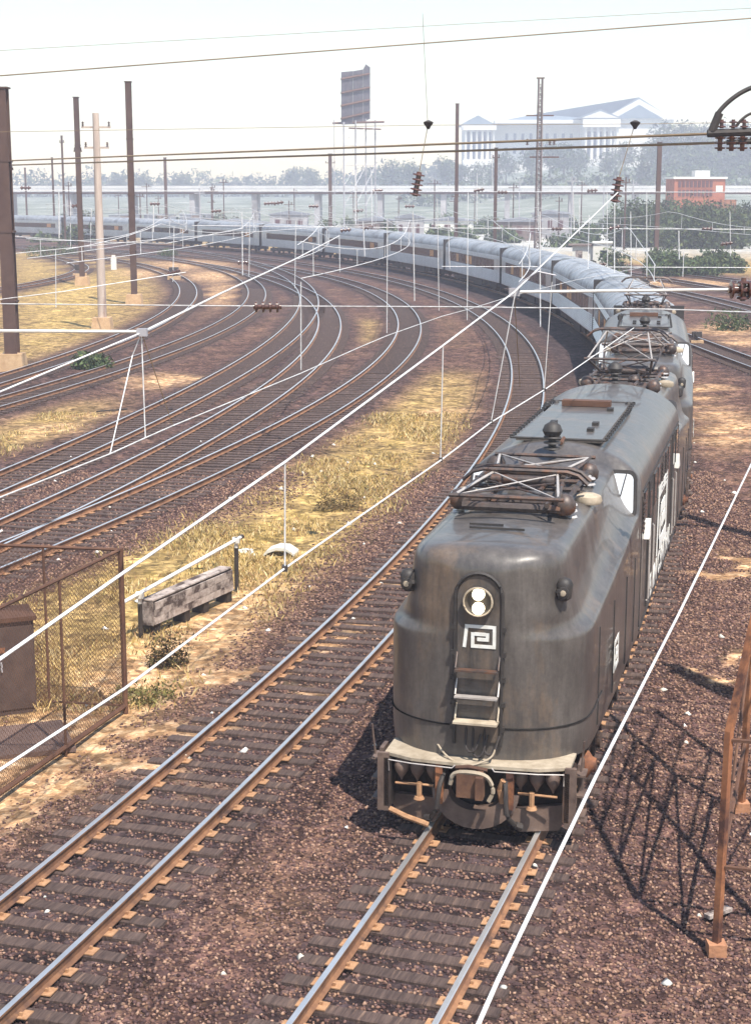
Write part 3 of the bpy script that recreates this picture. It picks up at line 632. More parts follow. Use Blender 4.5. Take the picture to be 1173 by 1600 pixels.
        for y in(-1,1):
            s_=.42; pz=3.42; wy=y*section(s_)[10][0]
            b=MB(); b.tube([f(HB-s_-.1,wy*.92,pz),f(HB-s_+.1,wy+y*.1,pz)],.05,8); b.lathe(f(HB-s_-.04,wy+y*.1,pz-.14),(0,0,1),[(0,.04),(.04,.1),(.24,.12),(.3,.09),(.33,.03)],12); b.lathe(f(HB-s_+.06,wy+y*.1,pz),(e,0,0),[(0,.08),(.05,.085),(.06,.03)],12)
            m_=b.build('marker_lamp',M['loco_dark'],t,smooth=True)
            b=MB(); b.lathe(f(HB-s_+.115,wy+y*.1,pz),(e,0,0),[(0,.045),(.012,.04),(.018,.01)],10); b.build('lamp_lens',M['deck'],m_,smooth=True)
            # windscreen
            cxw=HB-7.0; P0=Vector(f(HB-6.78,y*1.25,3.24)); P1=Vector(f(HB-7.0,y*1.22,3.94)); up=(P1-P0); H=up.length; up.normalize(); side=Vector((0,1,0)); nn=up.cross(side)*(-1); nn=nn if nn.x*e>0 else -nn
            def wf(u,v,w_,P0=P0,up=up,side=side,nn=nn): return P0+side*u+up*v+nn*(w_+.055)
            def rr(wd,h0,h1,r=.07):
                o=[]
                for cx_,cy_,a0 in((wd-r,h1-r,0),(-wd+r,h1-r,90),(-wd+r,h0+r,180),(wd-r,h0+r,270)):
                    for k_ in range(4): a_=R(a0+k_*30); o.append((cx_+r*math.cos(a_),cy_+r*math.sin(a_)))
                return o
            b=MB(); b.prism(rr(.25,-.06,H+.07,.12),-.5,.012,wf); fr=b.build('windscreen_frame',M['loco_dark'],t)
            b=MB(); b.prism(rr(.2,0,H,.1),-.02,.02,wf); b.build('windscreen_glass',M['glare'],fr)
            b=MB(); b.tube([wf(.08,H,.04),wf(-.02,H*.45,.05)],.01,5); b.build('windscreen_wiper',M['blackpost'],fr)
            # cab side: window, door, grab rails, louvre
            yy=y*1.561
            def sidep(nm,x0,x1,z0,z1,m,d=.012): 
                q=MB(); q.box(f((x0+x1)/2,yy,(z0+z1)/2),(abs(x1-x0),d*2,z1-z0)); return q.build(nm,m,t)
            sidep('cab_side_window',3.75,4.25,2.75,3.5,M['glass'],.02)
            d_=sidep('cab_door',2.65,3.3,1.15,3.55,M['loco_dark'],.02)
            q=MB(); q.box(f(2.97,yy+y*.022*1,3.1),(.4,.012,.5)); q.build('door_window',M['glass'],d_)
            for x_ in(2.55,3.42):
                q=MB(); q.tube([f(x_,yy+y*.03,1.3),f(x_,yy+y*.06,1.34),f(x_,yy+y*.06,2.56),f(x_,yy+y*.03,2.6)],.018,6); q.build('handrail',M['panto_l'],t,smooth=True)
            ar=MB(); ar.prism([(3.72,2.62),(4.1,2.62),(4.05,2.7),(3.8,2.95)],0,.1,lambda u,v,w:f(u,yy+y*w,v)); ar.build('armrest',M['white'],t)
        # hood top: panel, slot, pantograph
        b=MB(); b.box(f(10.6,0,4.07),(.03,.8,.03)); b.box(f(10.35,-.2,4.07),(.03,.5,.03)); b.build('hood_slot',M['loco_dark'],t)
        for y in(-1.3,1.3):
            b=MB(); b.lathe(f(7.9,y*.76,3.98),(0,0,1),[(0,.2),(.05,.22),(.12,.2),(.16,.1)],12); b.build('hood_vent',M['deck'],t,smooth=True)
        pantograph(t,e*7.95,4.26,h_front if e>0 else h_rear)
        b=MB()
        for x_ in(6.0,6.6,8.9,9.4): b.tube([f(x_,-.75,4.15),f(x_,.75,4.15)],.07,8)
        b.tube([f(5.7,.55,4.24),f(9.5,.55,4.22)],.04,6); b.tube([f(5.7,-.4,4.24),f(9.3,-.4,4.22)],.04,6)
        b.build('roof_bus_bars',M['panto'],t,smooth=True)
        for k_,(x_,y_) in enumerate(((5.95,-.85),(6.4,.8),(9.2,-.82),(9.3,.8),(6.9,-.3))):
            b=MB(); b.lathe(f(x_,y_,4.06),(0,0,1),[(0,.1),(.06,.16),(.18,.17),(.28,.12),(.32,.03)],12); b.build('roof_dome',M['panto'],t,smooth=True)
        b=MB(); insul(b,f(5.15,0,4.36),(0,0,1),.3,.16,3); b.lathe(f(5.15,0,4.63),(0,0,1),[(0,.14),(.08,.18),(.18,.14),(.24,.04)],12); b.build('roof_insulator',M['loco_dark'],t,smooth=True)
    for s in(-1,1):
        sm=MB()
        for x_ in (10.2,8.6,7.0,5.6,-5.6,-7.0,-8.6,-10.2): 
            yy_=section(HB-abs(x_))[3][0]; sm.box((x_,s*(yy_+.002),1.85),(.03,.02,1.5))
        for x_ in (4.6,2.2,0.,-2.2,-4.6): sm.box((x_,s*1.562,2.3),(.03,.02,2.4))
        sm.box((0,s*1.562,3.58),(9,.02,.03)); sm.box((0,s*1.562,1.0),(9,.02,.03)); sm.build('panel_seams',M['loco_dark'],t,kind='stuff')
        for x_ in(.1,-.9,4.35,-4.4):
            lv=MB()
            for k_ in range(7): lv.box((x_,s*1.57,2.86+k_*.085),(.34,.03,.045),Matrix.Rotation(R(25*s),3,'X'))
            lv.build('louvre',M['under'],t,kind='stuff')
    # roof hatch
    b=MB()
    b.box((1.75,0,4.42),(5.2,1.55,.06)); b.build('roof_hatch',M['loco'],t)
    b=MB()
    for x0,y0,x1,y1 in((4.4,-.86,4.4,.86),(-.9,-.86,-.9,.86),(-.9,-.86,4.4,-.86),(-.9,.86,4.4,.86)): b.tube([(x0,y0,4.45),(x1,y1,4.45)],.022,6)
    for x_ in np.arange(-.8,4.4,.32):
        for y_ in(-.86,.86): b.box((x_,y_,4.46),(.06,.06,.06))
    b.build('hatch_rim',M['loco_dark'],t,smooth=True)
    for x_,y_ in((3.3,-.35),(3.3,.45),(2.5,-.35),(2.5,.45),(.4,.5)):
        b=MB(); b.box((x_,y_,4.48),(.2,.12,.06)); b.build('hatch_lug',M['loco_dark'],t)
    b=MB(); b.box((-.15,-.05,4.52),(.25,1.0,.12)); b.build('roof_fan_cover',M['rust'],t)
    for x_,y_ in((-.6,-.75),(-.3,-.9),(-.7,.75)):
        b=MB(); b.lathe((x_,y_,4.3),(0,0,1),[(0,.07),(.12,.09),(.2,.04)],9); b.build('roof_knob',M['loco_dark'],t,smooth=True)
    b=MB(); b.tube([(4.4,.1,4.47),(4.75,.1,4.43)],.035,6); b.build('roof_bar',M['rust'],t)
    for y in(-1,1):
        yy=y*1.562
        for x_ in(1.75,-1.75,.95,-.95):
            b=MB(); b.box((x_,yy,3.15),(.5,.02,.62)); b.build('side_window',M['glass'],t)
        b=MB(); worm(b,lambda u,v,w:Vector((-y*(-1.15+u),yy+y*(w+.016),1.75+v)),2.3,1.15,.24); b.build('side_emblem',M['white_mark'],t,label='big white interlocked P and C emblem on the side')
        me=text_mesh('PENN CENTRAL',.62,M['white_mark']); o=link('lettering',me,t,loc=(0,yy+y*.008,1.12),rot=(PI/2,0,PI if y>0 else 0),label='white PENN CENTRAL lettering low on the side'); o.scale=(1.28,1,1)
        b=MB(); worm(b,lambda u,v,w:Vector((8.9-u if y>0 else 8.3+u,yy-y*.0+y*w,1.55+v)),.6,.42,.08); b.build('small_emblem',M['white_mark'],t)
    return t
def place_on(tr,obj,mid,L,q=.36):
    a=tr.at(mid-L*q); b=tr.at(mid+L*q); m=(a+b)/2; v=a-b
    m.x-=.1 if L==24.2 else 0; obj.location=(m.x,m.y,0); obj.rotation_euler=(0,0,math.atan2(v.y,v.x))
def dist_at_y(tr,y): return (math.asin((y-tr.c.y)/tr.r)-tr.a0)*tr.r
DF=dist_at_y(T1,21.2)
l1=make_loco('black streamlined electric locomotive leading the train, front pantograph folded down',.19,1.1)
place_on(T1,l1,DF+12.0,24.2,.5)
l2=copy_tree(l1); l2['label']='second black streamlined locomotive, coupled behind the leading one, rear pantograph up'
l1['group']=l2['group']='pair of electric locomotives'
place_on(T1,l2,DF+12.0+24.7,24.2,.47)

# ---------------------------------------------------------------- coaches
def coach_profile(w=1.52,zb=.95,zs=3.25,zt=4.12,n=9):
    P=[(w,zb),(w,zs)]
    for i in range(1,n+1):
        a=PI/2*i/n; P.append((w*math.cos(a)**.8 if i<n else 0,zs+(zt-zs)*math.sin(a)**.9))
    return P+[(-y,z) for y,z in P[::-1][1:]]
def make_coach(L,windows,label,near):
    t=thing('passenger_coach',label,'train car')
    P=coach_profile(); n=len(P); b=MB(); vs=[(x,y,z) for x in(-L/2,L/2) for y,z in P]
    fs=[(j,j+1,n+j+1,n+j) for j in range(n-1)]; mi=[0 if j in(0,n-2) else 1 for j in range(n-1)]
    b.v=vs; b.f=fs+[tuple(range(n))[::-1],tuple(range(n,2*n)),(0,n,2*n-1,n-1)]; b.m=mi+[0,0,0]
    b.build('body',[M['steel'],M['roof']],t,smooth=True,angle=35)
    for s in(-1,1):
        r=MB()
        for z in np.arange(1.05,1.95,.11): r.tube([(-L/2+.05,s*1.52,z),(L/2-.05,s*1.52,z)],.03,4)
        for z in (2.95,3.07,3.19): r.tube([(-L/2+.05,s*1.52,z),(L/2-.05,s*1.52,z)],.026,4)
        r.build('side_fluting',M['steel'],t,smooth=True,kind='stuff')
        if near:
            nw=windows; x0=-L/2+2.2; x1=L/2-2.2
            for k_ in range(nw):
                x=x0+(x1-x0)*(k_+.5)/nw; q=MB(); q.box((x,s*1.515,2.42),((x1-x0)/nw-.32,.03,.72)); q.build('window',M['blind'] if random.random()<.18 else M['coachwin'],t)
            q=MB(); q.box((0,s*1.51,2.42),(x1-x0+.2,.025,.9)); q.build('window_band',M['felt'],t)
        else:
            q=MB(); q.box((0,s*1.512,2.42),(L-4.2,.03,.78)); q.build('window_band',M['coachwin'],t)
            q=MB(); q.box((L*.32*random.choice((-1,1)),s*1.515,2.42),(1.4,.034,.62)); q.build('window_blind',M['blind'],t)
        for e in(-1,1): q=MB(); q.box((e*(L/2-1.1),s*1.51,2.0),(.75,.03,1.95)); q.build('door',M['steel'],t)
    for e in(-1,1):
        q=MB(); q.box((e*(L/2+.06),0,2.45),(.16,3.0,3.0)); q.box((e*(L/2+.25),0,2.2),(.5,1.6,2.7)); q.build('diaphragm',M['loco_dark'],t)
        q=MB(); q.box((e*(L/2-4),0,.55),(2.9,2.3,.4)); 
        for x in(-1.2,1.2):
            for y in(-.7525,.7525): q.tube([(e*(L/2-4)+x,y-.06,.46),(e*(L/2-4)+x,y+.06,.46)],.46,14)
        q.build('truck',M['under'],t)
    q=MB(); q.box((0,0,.72),(L*.5,2.5,.5)); q.box((L*.1,0,.62),(L*.15,2.7,.55)); q.build('underfloor_gear',M['under'],t)
    q=MB()
    for e in np.linspace(-L/2+.3,L/2-.3,9): 
        pts=[(e,y,z+.012) for y,z in P[1:-1]]; q.tube(pts,.018,4)
    q.build('roof_seams',M['roof'],t,kind='stuff')
    return t
Lb=19.4; d=DF+24.4+24.6+.5+Lb/2
c0=make_coach(Lb,8,'short silver baggage coach directly behind the second locomotive',True); place_on(T1,c0,d,Lb)
d+=Lb/2+.6; PITCHC=24.8
labels=['first full length silver coach, side reflecting the orange ballast','second silver coach, its dark end frame showing above the curve','third silver coach, under the tall pale lattice mast','fourth silver coach, near the middle of the curve','fifth silver coach, below the rusty pole right of the billboard','sixth silver coach, below the billboard tower','seventh silver coach, left of the billboard tower','eighth silver coach, in the hazy far part of the curve','ninth silver coach, behind the tall brown pole on its concrete base','tenth silver coach, last ones of the train by the left poles','eleventh silver coach at the far left']
near_c=make_coach(PITCHC-1.15,13,labels[0],True); far_c=None
for i,lb in enumerate(labels):
    if i==0: c=near_c
    elif i<3: c=copy_tree(near_c)
    else:
        if far_c is None: far_c=make_coach(PITCHC-1.15,10,lb,False); c=far_c
        else: c=copy_tree(far_c)
    c['label']=lb; c['group']='silver passenger coaches of the train'
    place_on(T1,c,d+PITCHC/2,PITCHC); d+=PITCHC
c0['group']='silver passenger coaches of the train'
exec('') 
# ---------------------------------------------------------------- poles
def ibeam(b,x,y,z0,z1,w,wt,mi=0):
    b.box((x,y,(z0+z1)/2),(w*.12,w,z1-z0),mi=mi)
    for s in(-1,1): b.box((x,y+s*w*.46,(z0+z1)/2),(w*.9,w*.09,z1-z0),mi=mi)
def pole(px,D,row_top,label,w=.42,m='pole_dark',base=True,arms=(),row_base=None,beam=True,lean=0,group='catenary poles'):
    q=S(px,500,D); x=q.x; zt=Z(row_top,D); z0=float(zg(np.array([x]),np.array([float(D)]))[0])
    t=thing('catenary_pole',label,'pole',(x,D,z0),0,group); h=zt-z0
    b=MB()
    if beam: ibeam(b,0,0,0,h,w,w)
    else: b.lathe((0,0,0),(0,0,1),[(0,w*.5),(h*.5,w*.43),(h,w*.34)],9)
    if lean: 
        b.v=[(v[0]+lean*v[2],v[1],v[2]) for v in b.v]
    b.build('shaft',M[m],t,smooth=not beam)
    if beam:
        b=MB(); b.box((lean*h,0,h+.04),(w*1.15,w*1.15,.08)); b.build('cap',M[m],t)
        for z in (h*.25,h*.5,h*.75): b=MB(); b.box((lean*z,0,z),(w*1.08,w*1.08,.1)); b.build('band',M[m],t)
    if base:
        b=MB(); b.box((0,0,.35),(1.35,1.35,1.0),taper=.85); b.build('footing',M['concrete'],t)
    for (dz,L) in arms:
        z=h-dz; b=MB(); b.box((lean*z,0,z),(L*2,.12,.12)); 
        a=b.build('crossarm',M[m],t)
        for s in(-1,1): b=MB(); insul(b,(lean*z+s*(L-.1),0,z+.06),(0,0,1),.3,.1,3); b.build('insulator',M['brown_ins'],a)
    return t
p1=pole(17,82.3,138,'thick dark brown pole at the left edge of the view',w=.72,arms=((3.9,.45),))
pole(131,158,152,'tall dark pole between the thick left pole and the pale timber pole',w=.5,arms=((5,.4),))
pole(160,107,176,'pale weathered timber pole with two short crossarms',w=.62,m='pole_light',beam=False,arms=((.9,.95),(2.2,.8)),base=True)
pole(211,131,128,'tall brown steel pole standing on an orange concrete footing',w=.5)
pole(264,330,246,'thin far pole left of the billboard, behind the train',w=.6,base=False)
pole(517,300,240,'brown pole just left of the billboard tower',w=.7,base=False,arms=((1.6,.9),))
pole(711,222,162,'tall plain brown pole left of the museum',w=.5,base=False)
pole(771,215,231,'short brown pole with arms in front of the museum wing',w=.45,base=False,arms=((1.2,.5),))
pole(1021,222,222,'brown pole below the right end of the museum',w=.62,base=False)
pole(107,268,212,'thin far pole between the two tall left poles, taller one',w=.32,base=False,arms=((1,.4),))
pole(91,300,246,'thin far pole just right of the thick left pole, shorter one',w=.34,base=False)
pole(49,380,262,'very thin distant pole near the left edge',w=.4,base=False)
# tall lattice mast
def lattice(name,label,x,y,z0,z1,w0,w1,m,cat='mast',bay=1.2,leg=.05,br=.02,group=None,foot=False):
    t=thing(name,label,cat,(x,y,z0),0,group); h=z1-z0; C=((-1,-1),(1,-1),(1,1),(-1,1))
    at=lambda i,z:Vector((C[i][0]*(w0+(w1-w0)*z/h)/2,C[i][1]*(w0+(w1-w0)*z/h)/2,z))
    for i in range(4):
        b=MB(); b.tube([at(i,0),at(i,h)],leg,4); b.build('leg',M[m],t)
        if foot: b=MB(); b.box(at(i,0)+Vector((0,0,.0)),(.34,.34,.2)); b.build('footing',M['concrete'],t)
    n=int(h/bay); b=MB()
    for k_ in range(n):
        z=k_*bay
        for i in range(4):
            j=(i+1)%4; b.tube([at(i,z),at(j,z+bay)],br,4,caps=False); b.tube([at(i,z+bay),at(j,z+bay)],br,4,caps=False)
    b.build('bracing',M[m],t,kind='stuff'); return t
q=S(837,500,190); mst=lattice('lattice_mast','tall pale lattice mast rising in front of the museum',q.x,190,-.3,Z(122,190),.62,.42,'mast',bay=.7,leg=.1,br=.05)
b=MB(); b.box((0,0,Z(180,190)+.3),(3.2,.14,.14)); b.box((.6,0,Z(245,190)+.3),(3.4,.16,.16)); b.box((0,0,Z(122,190)+.35),(.9,.6,.12)); b.build('crossarm',M['rust'],mst)
for x in(-1.4,1.2,1.7): b=MB(); insul(b,(x,0,Z(222,190)),(0,0,1),.7,.22,4); b.build('insulator',M['brown_ins'],mst)

# ---------------------------------------------------------------- rusty trestle mast at the right
A=G(1119,1476); B2=G(1158,1256); zt=9.6
t=thing('trestle_mast','rusty orange four legged steel mast on stone blocks at the right edge','mast',(A.x,A.y,-.3)); Bx,By=B2.x-A.x,B2.y-A.y
pr=Vector((By,-Bx,0)).normalized()*1.5
feet=[Vector((0,0,0)),Vector((Bx,By,0)),Vector((Bx,By,0))+pr,pr]; tops=[f_*.45+Vector((.45,1.6,zt+.3)) for f_ in feet]
def on(i,z):
    q=feet[i].lerp(feet[i]*.55+(feet[0]+feet[2])*.22,max(0,z-2.8)/zt); return q+Vector((.02*z+max(0,z-2.8)*.15,.03*z+max(0,z-2.8)*.1,z))
for i in range(4):
    b=MB(); v=tops[i]-feet[i]; b.tube([on(i,0.1),on(i,2.8),on(i,zt)],[.06,.055,.05],4); b.build('leg',M['orange_rust'],t)
    b=MB(); b.box(feet[i]+Vector((0,0,.04)),(.22,.2,.18)); b.build('footing_block',M['red_block'],t)
for k_,z in enumerate((1.1,2.7,4.3,5.9,7.5,9.1)):
    for i in range(4):
        j=(i+1)%4; b=MB(); b.tube([on(i,z),on(j,z)],.028,5); b.build('rung',M['rust'],t)
        if z<9 and i in(0,2): b=MB(); b.tube([on(i,z),on(j,z+1.6)],.022,4); b.build('brace',M['rust'],t)

# ---------------------------------------------------------------- overhead line
def wire(name,label,pts,r=.012,m='wire_white',parent=None,n=5):
    b=MB(); b.tube(pts,r,n); o=b.build(name,M[m],parent,smooth=True)
    if parent is None: tag(o,label,'wire')
    elif label: o['label']=label
    return o
def at_drop(px,py,dr):
    a,b=aim(px,py); D=dr/b; return Vector((a*D,D,EYE-dr))
def insulator_string(label,p0,p1,r=.12,n=5,m='brown_ins',group=None):
    o=MB(); v=Vector(p1)-Vector(p0); L=v.length; insul(o,p0,v,L,r,n); ob=o.build('insulator_string',M[m],None,smooth=True); tag(ob,label,'insulator',group); return ob
HC=3.36
# line over the loco track
t=thing('overhead_line','nearest white overhead line crossing above the locomotive track','overhead wire',(0,0,0))
cpts=[at_drop(px,py,HC) for px,py in((-140,1302),(0,1203),(195,1076),(445,888),(690,718),(765,661),(850,609),(920,561),(990,512))]
wire('contact_wire',None,cpts,.0105,parent=t)
cp=lambda px,py,dr:at_drop(px,py,dr)
def mess(px,py,cx,cy): D=at_drop(cx,cy,HC).y; q=S(px,py,D); return q
mp=[mess(-140,1128,-140,1302),mess(0,1030,0,1203),mess(190,897,195,1076),mess(445,722,445,888),mess(690,541,690,718),mess(803,456,768,659)]
mp.append(S(965,300,34.5)); wire('messenger_wire',None,mp,.0125,parent=t)
for (a,bb) in (((445,722),(445,888)),((692,541),(688,718)),((805,456),(767,659)),((862,440),(850,609))):
    D=at_drop(bb[0],bb[1],HC).y; wire('dropper',None,[S(*a,D),S(*bb,D)],.0075,parent=t)
    b=MB(); c=S(*bb,D); b.box(c,(.05,.07,.05)); b.build('clamp',M['blackpost'],t)
D=at_drop(850,609,HC).y
wire('dropper',None,[S(803,456,24),S(812,605,26)],.006,m='wire_brown',parent=t)
# right hand line
t=thing('overhead_line','single thick white wire running from the bottom edge up past the locomotive side','overhead wire',(0,0,0))
wire('contact_wire',None,[at_drop(px,py,HC) for px,py in((730,1640),(775,1538),(930,1215),(1060,960),(1173,726),(1290,487))],.0105,parent=t)
# second track line
t=thing('overhead_line','white wire pair above the second track with three slanting droppers by the left boom','overhead wire',(0,0,0))
cw=[at_drop(px,py,HC) for px,py in((-60,800),(0,777),(172,709),(227,684),(270,665),(370,624),(470,583),(560,543),(605,524),(690,494),(735,482),(800,462),(900,437),(1000,418))]
wire('contact_wire',None,cw,.011,parent=t)
Db=at_drop(225,684,HC).y
for a,bb in(((207,555),(172,709)),((221,520),(227,684)),((222,522),(270,665))):
    D=at_drop(bb[0],bb[1],HC).y; wire('dropper',None,[S(*a,Db),S(*bb,D)],.009 if bb[0]<250 else .006,m='wire_white' if bb[0]<250 else 'wire_brown',parent=t)
wire('dropper',None,[S(221,520,Db),S(207,555,Db)],.009,parent=t)
wire('messenger_wire',None,[S(-60,642,Db*.82),S(0,612,Db*.86),S(220,520,Db)],.014,parent=t)
wire('messenger_wire',None,[S(220,520,Db),S(345,458,Db*1.4),S(460,405,Db*2.1),S(530,368,Db*3.2)],.02,parent=t)
# booms
t=thing('boom_tube','thick white horizontal boom reaching in from the left edge','boom',(0,0,0))
b=MB(); b.tube([S(-150,516,Db),S(222,518,Db)],.022,8); b.build('tube',M['white'],t,smooth=True)
b=MB(); b.box(S(222,519,Db),(.14,.12,.1)); b.build('end_clamp',M['galv'],t)
t=thing('boom_tube','thick white horizontal boom reaching in from the right edge above the second locomotive','boom',(0,0,0)); Dr=24.
b=MB(); b.tube([S(800,456,Dr),S(1140,452,Dr)],.022,8); b.build('tube',M['white'],t,smooth=True)
b=MB(); b.box(S(803,456,Dr),(.16,.12,.12)); b.tube([S(868,430,Dr),S(840,424,Dr),S(815,440,Dr),S(803,456,Dr)],.012,6); b.build('end_clamp',M['galv'],t)
b=MB(); insul(b,S(1138,452,Dr),(1,0,0),.5,.14,4); insul(b,S(1160,470,Dr),(0,0,1),.35,.1,3); b.build('insulator',M['brown_ins'],t,smooth=True)
# cross spans
wire('span_wire','long white span wire crossing the whole view with an insulator over the curves',[S(-40,474,38),S(395,478,35),S(440,478,35),S(700,479,33),S(1040,483,31),S(1300,492,29)],.013)
insulator_string('dark strain insulator hanging in the long span wire above the curved tracks',S(396,479,35),S(440,479,35),.13,4)
for i,(a,bb) in enumerate((((-40,252),(1330,200)),((-40,259),(1330,216)))):
    wire('feeder_cable',('upper','lower')[i]+' of the two brown cables strung right across below the museum',[S(a[0],a[1],84),S(18,a[1]-1.5,82.3),S(bb[0],bb[1],36)],.034,m='wire_brown')
for i,(px,py0,py1) in enumerate(((651,268,306),(963,276,316))):
    insulator_string(('brown insulator string hanging left of the tall plain pole','brown insulator string hanging below the museum front')[i],S(px-3,py1,38),S(px+4,py0,38),.15,5)
    wire('hanger_wire',('thin wire above the left insulator string','thin wire above the right insulator string')[i],[S(px+4,py0,38),S(px+(18 if i==0 else 29),192,38)],.009,m='wire_brown')
    c=S(px+(18 if i==0 else 29),193,38); b=MB(); b.lathe(c+Vector((0,0,-.12)),(0,0,1),[(0,.03),(.06,.06),(.12,.11),(.16,.12),(.2,.03)],10); o=b.build('wire_clamp',M['blackpost'],None,smooth=True); tag(o,('dark bell shaped clamp in the sky above the left string','dark bell shaped clamp in front of the museum pediment')[i],'clamp')
wire('sky_wire','highest wire slanting across the sky above the billboard',[S(-30,120,30),S(1300,18,30)],.012,m='wire_brown')
wire('sky_wire','thin second wire across the top of the sky',[S(-30,80,40),S(700,38,40),S(1300,5,40)],.006,m='wire_brown')
wire('sky_wire','thin level wire across the sky at the height of the museum roof',[S(-30,206,38),S(668,195,38),S(990,193,38),S(1230,190,38)],.006,m='wire_brown')
wire('sky_wire','thin upright wire in the sky right of the billboard',[S(660,20,38),S(668,192,38)],.006,m='wire_brown')
# right-hand insulator bracket
Dk=38.
t=thing('insulator_bracket','dark bracket full of insulators with a curved pipe at the upper right edge','bracket',(0,0,0))
b=MB(); b.tube([S(1105,208,Dk),S(1240,203,Dk)],.09,8); b.tube([S(1135,222,Dk),S(1240,218,Dk)],.06,8); b.build('beam',M['blackpost'],t,smooth=True)
b=MB(); b.tube(catmull([S(1108,207,Dk),S(1122,176,Dk),S(1146,152,Dk),S(1175,136,Dk),S(1215,126,Dk)],6),.055,7); b.tube([S(1112,205,Dk),S(1124,176,Dk)],.1,7); b.tube(catmull([S(1150,196,Dk),S(1160,185,Dk),S(1175,176,Dk),S(1215,165,Dk)],4),.035,6); b.build('curved_pipe',M['blackpost'],t,smooth=True)
for px in(1125,1143,1160,1180):
    b=MB(); insul(b,S(px,212,Dk),(0,0,-1),.34,.13,3); b.build('insulator',M['brown_ins'],t,smooth=True); b=MB(); insul(b,S(px+2,200,Dk),(0,0,1),.2,.1,2); b.build('insulator',M['brown_ins'],t,smooth=True)
# poles that carry the near booms and brackets, just outside the picture
for (x,y,h,lb) in((-8.6,Db,11,'steel pole out of view at the left carrying the white boom'),(9.2,Dr,12,'steel pole out of view at the right carrying the white boom'),(12.6,38,13,'steel pole out of view at the right carrying the insulator bracket')):
    t=thing('catenary_pole',lb,'pole',(x,y,-.3),0,'catenary poles'); b=MB(); ibeam(b,0,0,0,h,.4,.4); b.build('shaft',M['pole_dark'],t)
b=MB(); b.tube([S(-150,516,Db),(-8.6,Db,S(-150,516,Db).z)],.028,8); o=b.build('boom_root',M['white'],None); tag(o,'root of the left boom, outside the view','boom')
b=MB(); b.tube([S(1160,452,Dr),(9.2,Dr,S(1160,452,Dr).z)],.028,8); o=b.build('boom_root',M['white'],None); tag(o,'root of the right boom, outside the view','boom')
b=MB(); b.tube([S(1240,203,Dk),(12.6,Dk,S(1240,203,Dk).z)],.09,8); o=b.build('bracket_root',M['blackpost'],None); tag(o,'root of the insulator bracket, outside the view','bracket')
# lines over the curved tracks further off
def curve_line(tr,y0,y1,label,zc=5.5,zm=7.0,span=42,r=.014,ph=0):
    t=thing('overhead_line',label,'overhead wire'); d0=0
    while tr.at(d0).y<y0: d0+=1
    d1=d0
    while d1<tr.L-1 and tr.at(d1).y<y1: d1+=1
    ds=np.arange(d0,d1,3.); zz=lambda d:zm-.95*(1-abs(((d+ph)%span)/span*2-1)**2)
    wire('contact_wire',None,[tr.at(d,0,zc) for d in ds],r,parent=t,n=4); wire('messenger_wire',None,[tr.at(d,0,zz(d)) for d in ds],r,parent=t,n=4)
    for d in np.arange(d0+2,d1-1,9.):
        wire('dropper',None,[tr.at(d,0,zc),tr.at(d,0,zz(d))],r*.9,parent=t,n=4)
curve_line(T1,60,240,'white overhead line following the train around the curve',r=.02)
curve_line(T2,60,230,'white overhead line above the second track in the curve',r=.02,ph=12)
curve_line(T3,62,240,'white overhead line above the third track in the curve',r=.018,ph=5)
curve_line(T5,80,250,'white overhead line above the crossover tracks',r=.02,ph=20)
curve_line(T6,75,250,'white overhead line above the fourth curve from the train',r=.02,ph=9)
curve_line(T7,80,240,'white overhead line above the innermost left curve',r=.02,ph=30)
curve_line(TA,95,200,'white overhead line over the far right tracks',r=.02,ph=30)
# many hanging droppers and little insulators of the far spans
for i,(px,py,D) in enumerate(((380,410,120),(540,360,150),(575,357,150),(870,357,150),(938,414,120),(960,357,140),(1105,357,140),(1135,381,120),(272,428,90),(242,318,200),(338,330,200),(435,318,200),(490,322,200),(590,298,210),(748,298,180),(785,300,180),(925,298,180),(120,322,190),(40,293,190),(420,318,230),(560,330,230),(640,322,230))):
    L=.5*D/100+.25
    insulator_string('small dark insulator strung in the far overhead wires',S(px,py,D)-Vector((L/2,0,0)),S(px,py,D)+Vector((L/2,0,.1*(i%3))),.1*D/100+.06,3,group='small insulators in the far wires')
SP=[(300,60,1173,'far span wire below the viaduct, upper one'),(357,90,1173,'far span wire just above the train roofs'),(318,-10,700,'far span wire over the hazy yard, left')]
wire('span_wire',SP[0][3],[S(-20,297,210),S(600,299,200),S(1200,300,170)],.045)
wire('span_wire',SP[1][3],[S(300,352,150),S(700,356,150),S(1200,358,150)],.035)
wire('span_wire','far span wire running above the bushes at right',[S(690,416,120),S(1250,418,120)],.025)
wire('span_wire','white wires slanting down from the left edge behind the poles',[S(-20,366,110),S(150,378,105),S(260,380,100),S(380,356,110)],.03)
wire('span_wire','second white wire slanting past the left poles',[S(-20,400,95),S(260,372,100),S(700,340,140)],.02)
wire('span_wire','thin white wire above the left grass patch',[S(-20,470,60),S(100,455,60),S(290,425,62)],.016)
for i,(px,a,bb,D) in enumerate(((92,300,372,110),(110,315,385,110),(143,325,378,110),(240,320,362,120),(87,390,480,70),(272,352,440,90),(470,440,578,48),(462,345,450,90),(605,340,520,60),(645,330,470,70),(683,310,485,70),(731,300,500,65),(843,330,510,65),(840,300,360,100),(920,335,420,100),(960,300,430,95),(985,330,440,95),(1010,300,440,95),(1060,360,405,100),(1068,392,432,100),(1140,330,400,120),(378,330,430,110),(390,340,432,110),(530,366,425,100),(567,345,400,120),(700,340,420,110),(580,265,352,200),(555,265,350,200),(768,230,300,190),(745,270,350,190),(895,300,360,170),(905,310,365,170),(948,300,420,130))):
    o=wire('dropper','thin white upright dropper wire hanging among the far spans',[S(px,a,D),S(px+random.uniform(-2,3),bb,D)],.00024*D*(1 if i%3 else 1.5)); o['group']='droppers among the far spans'

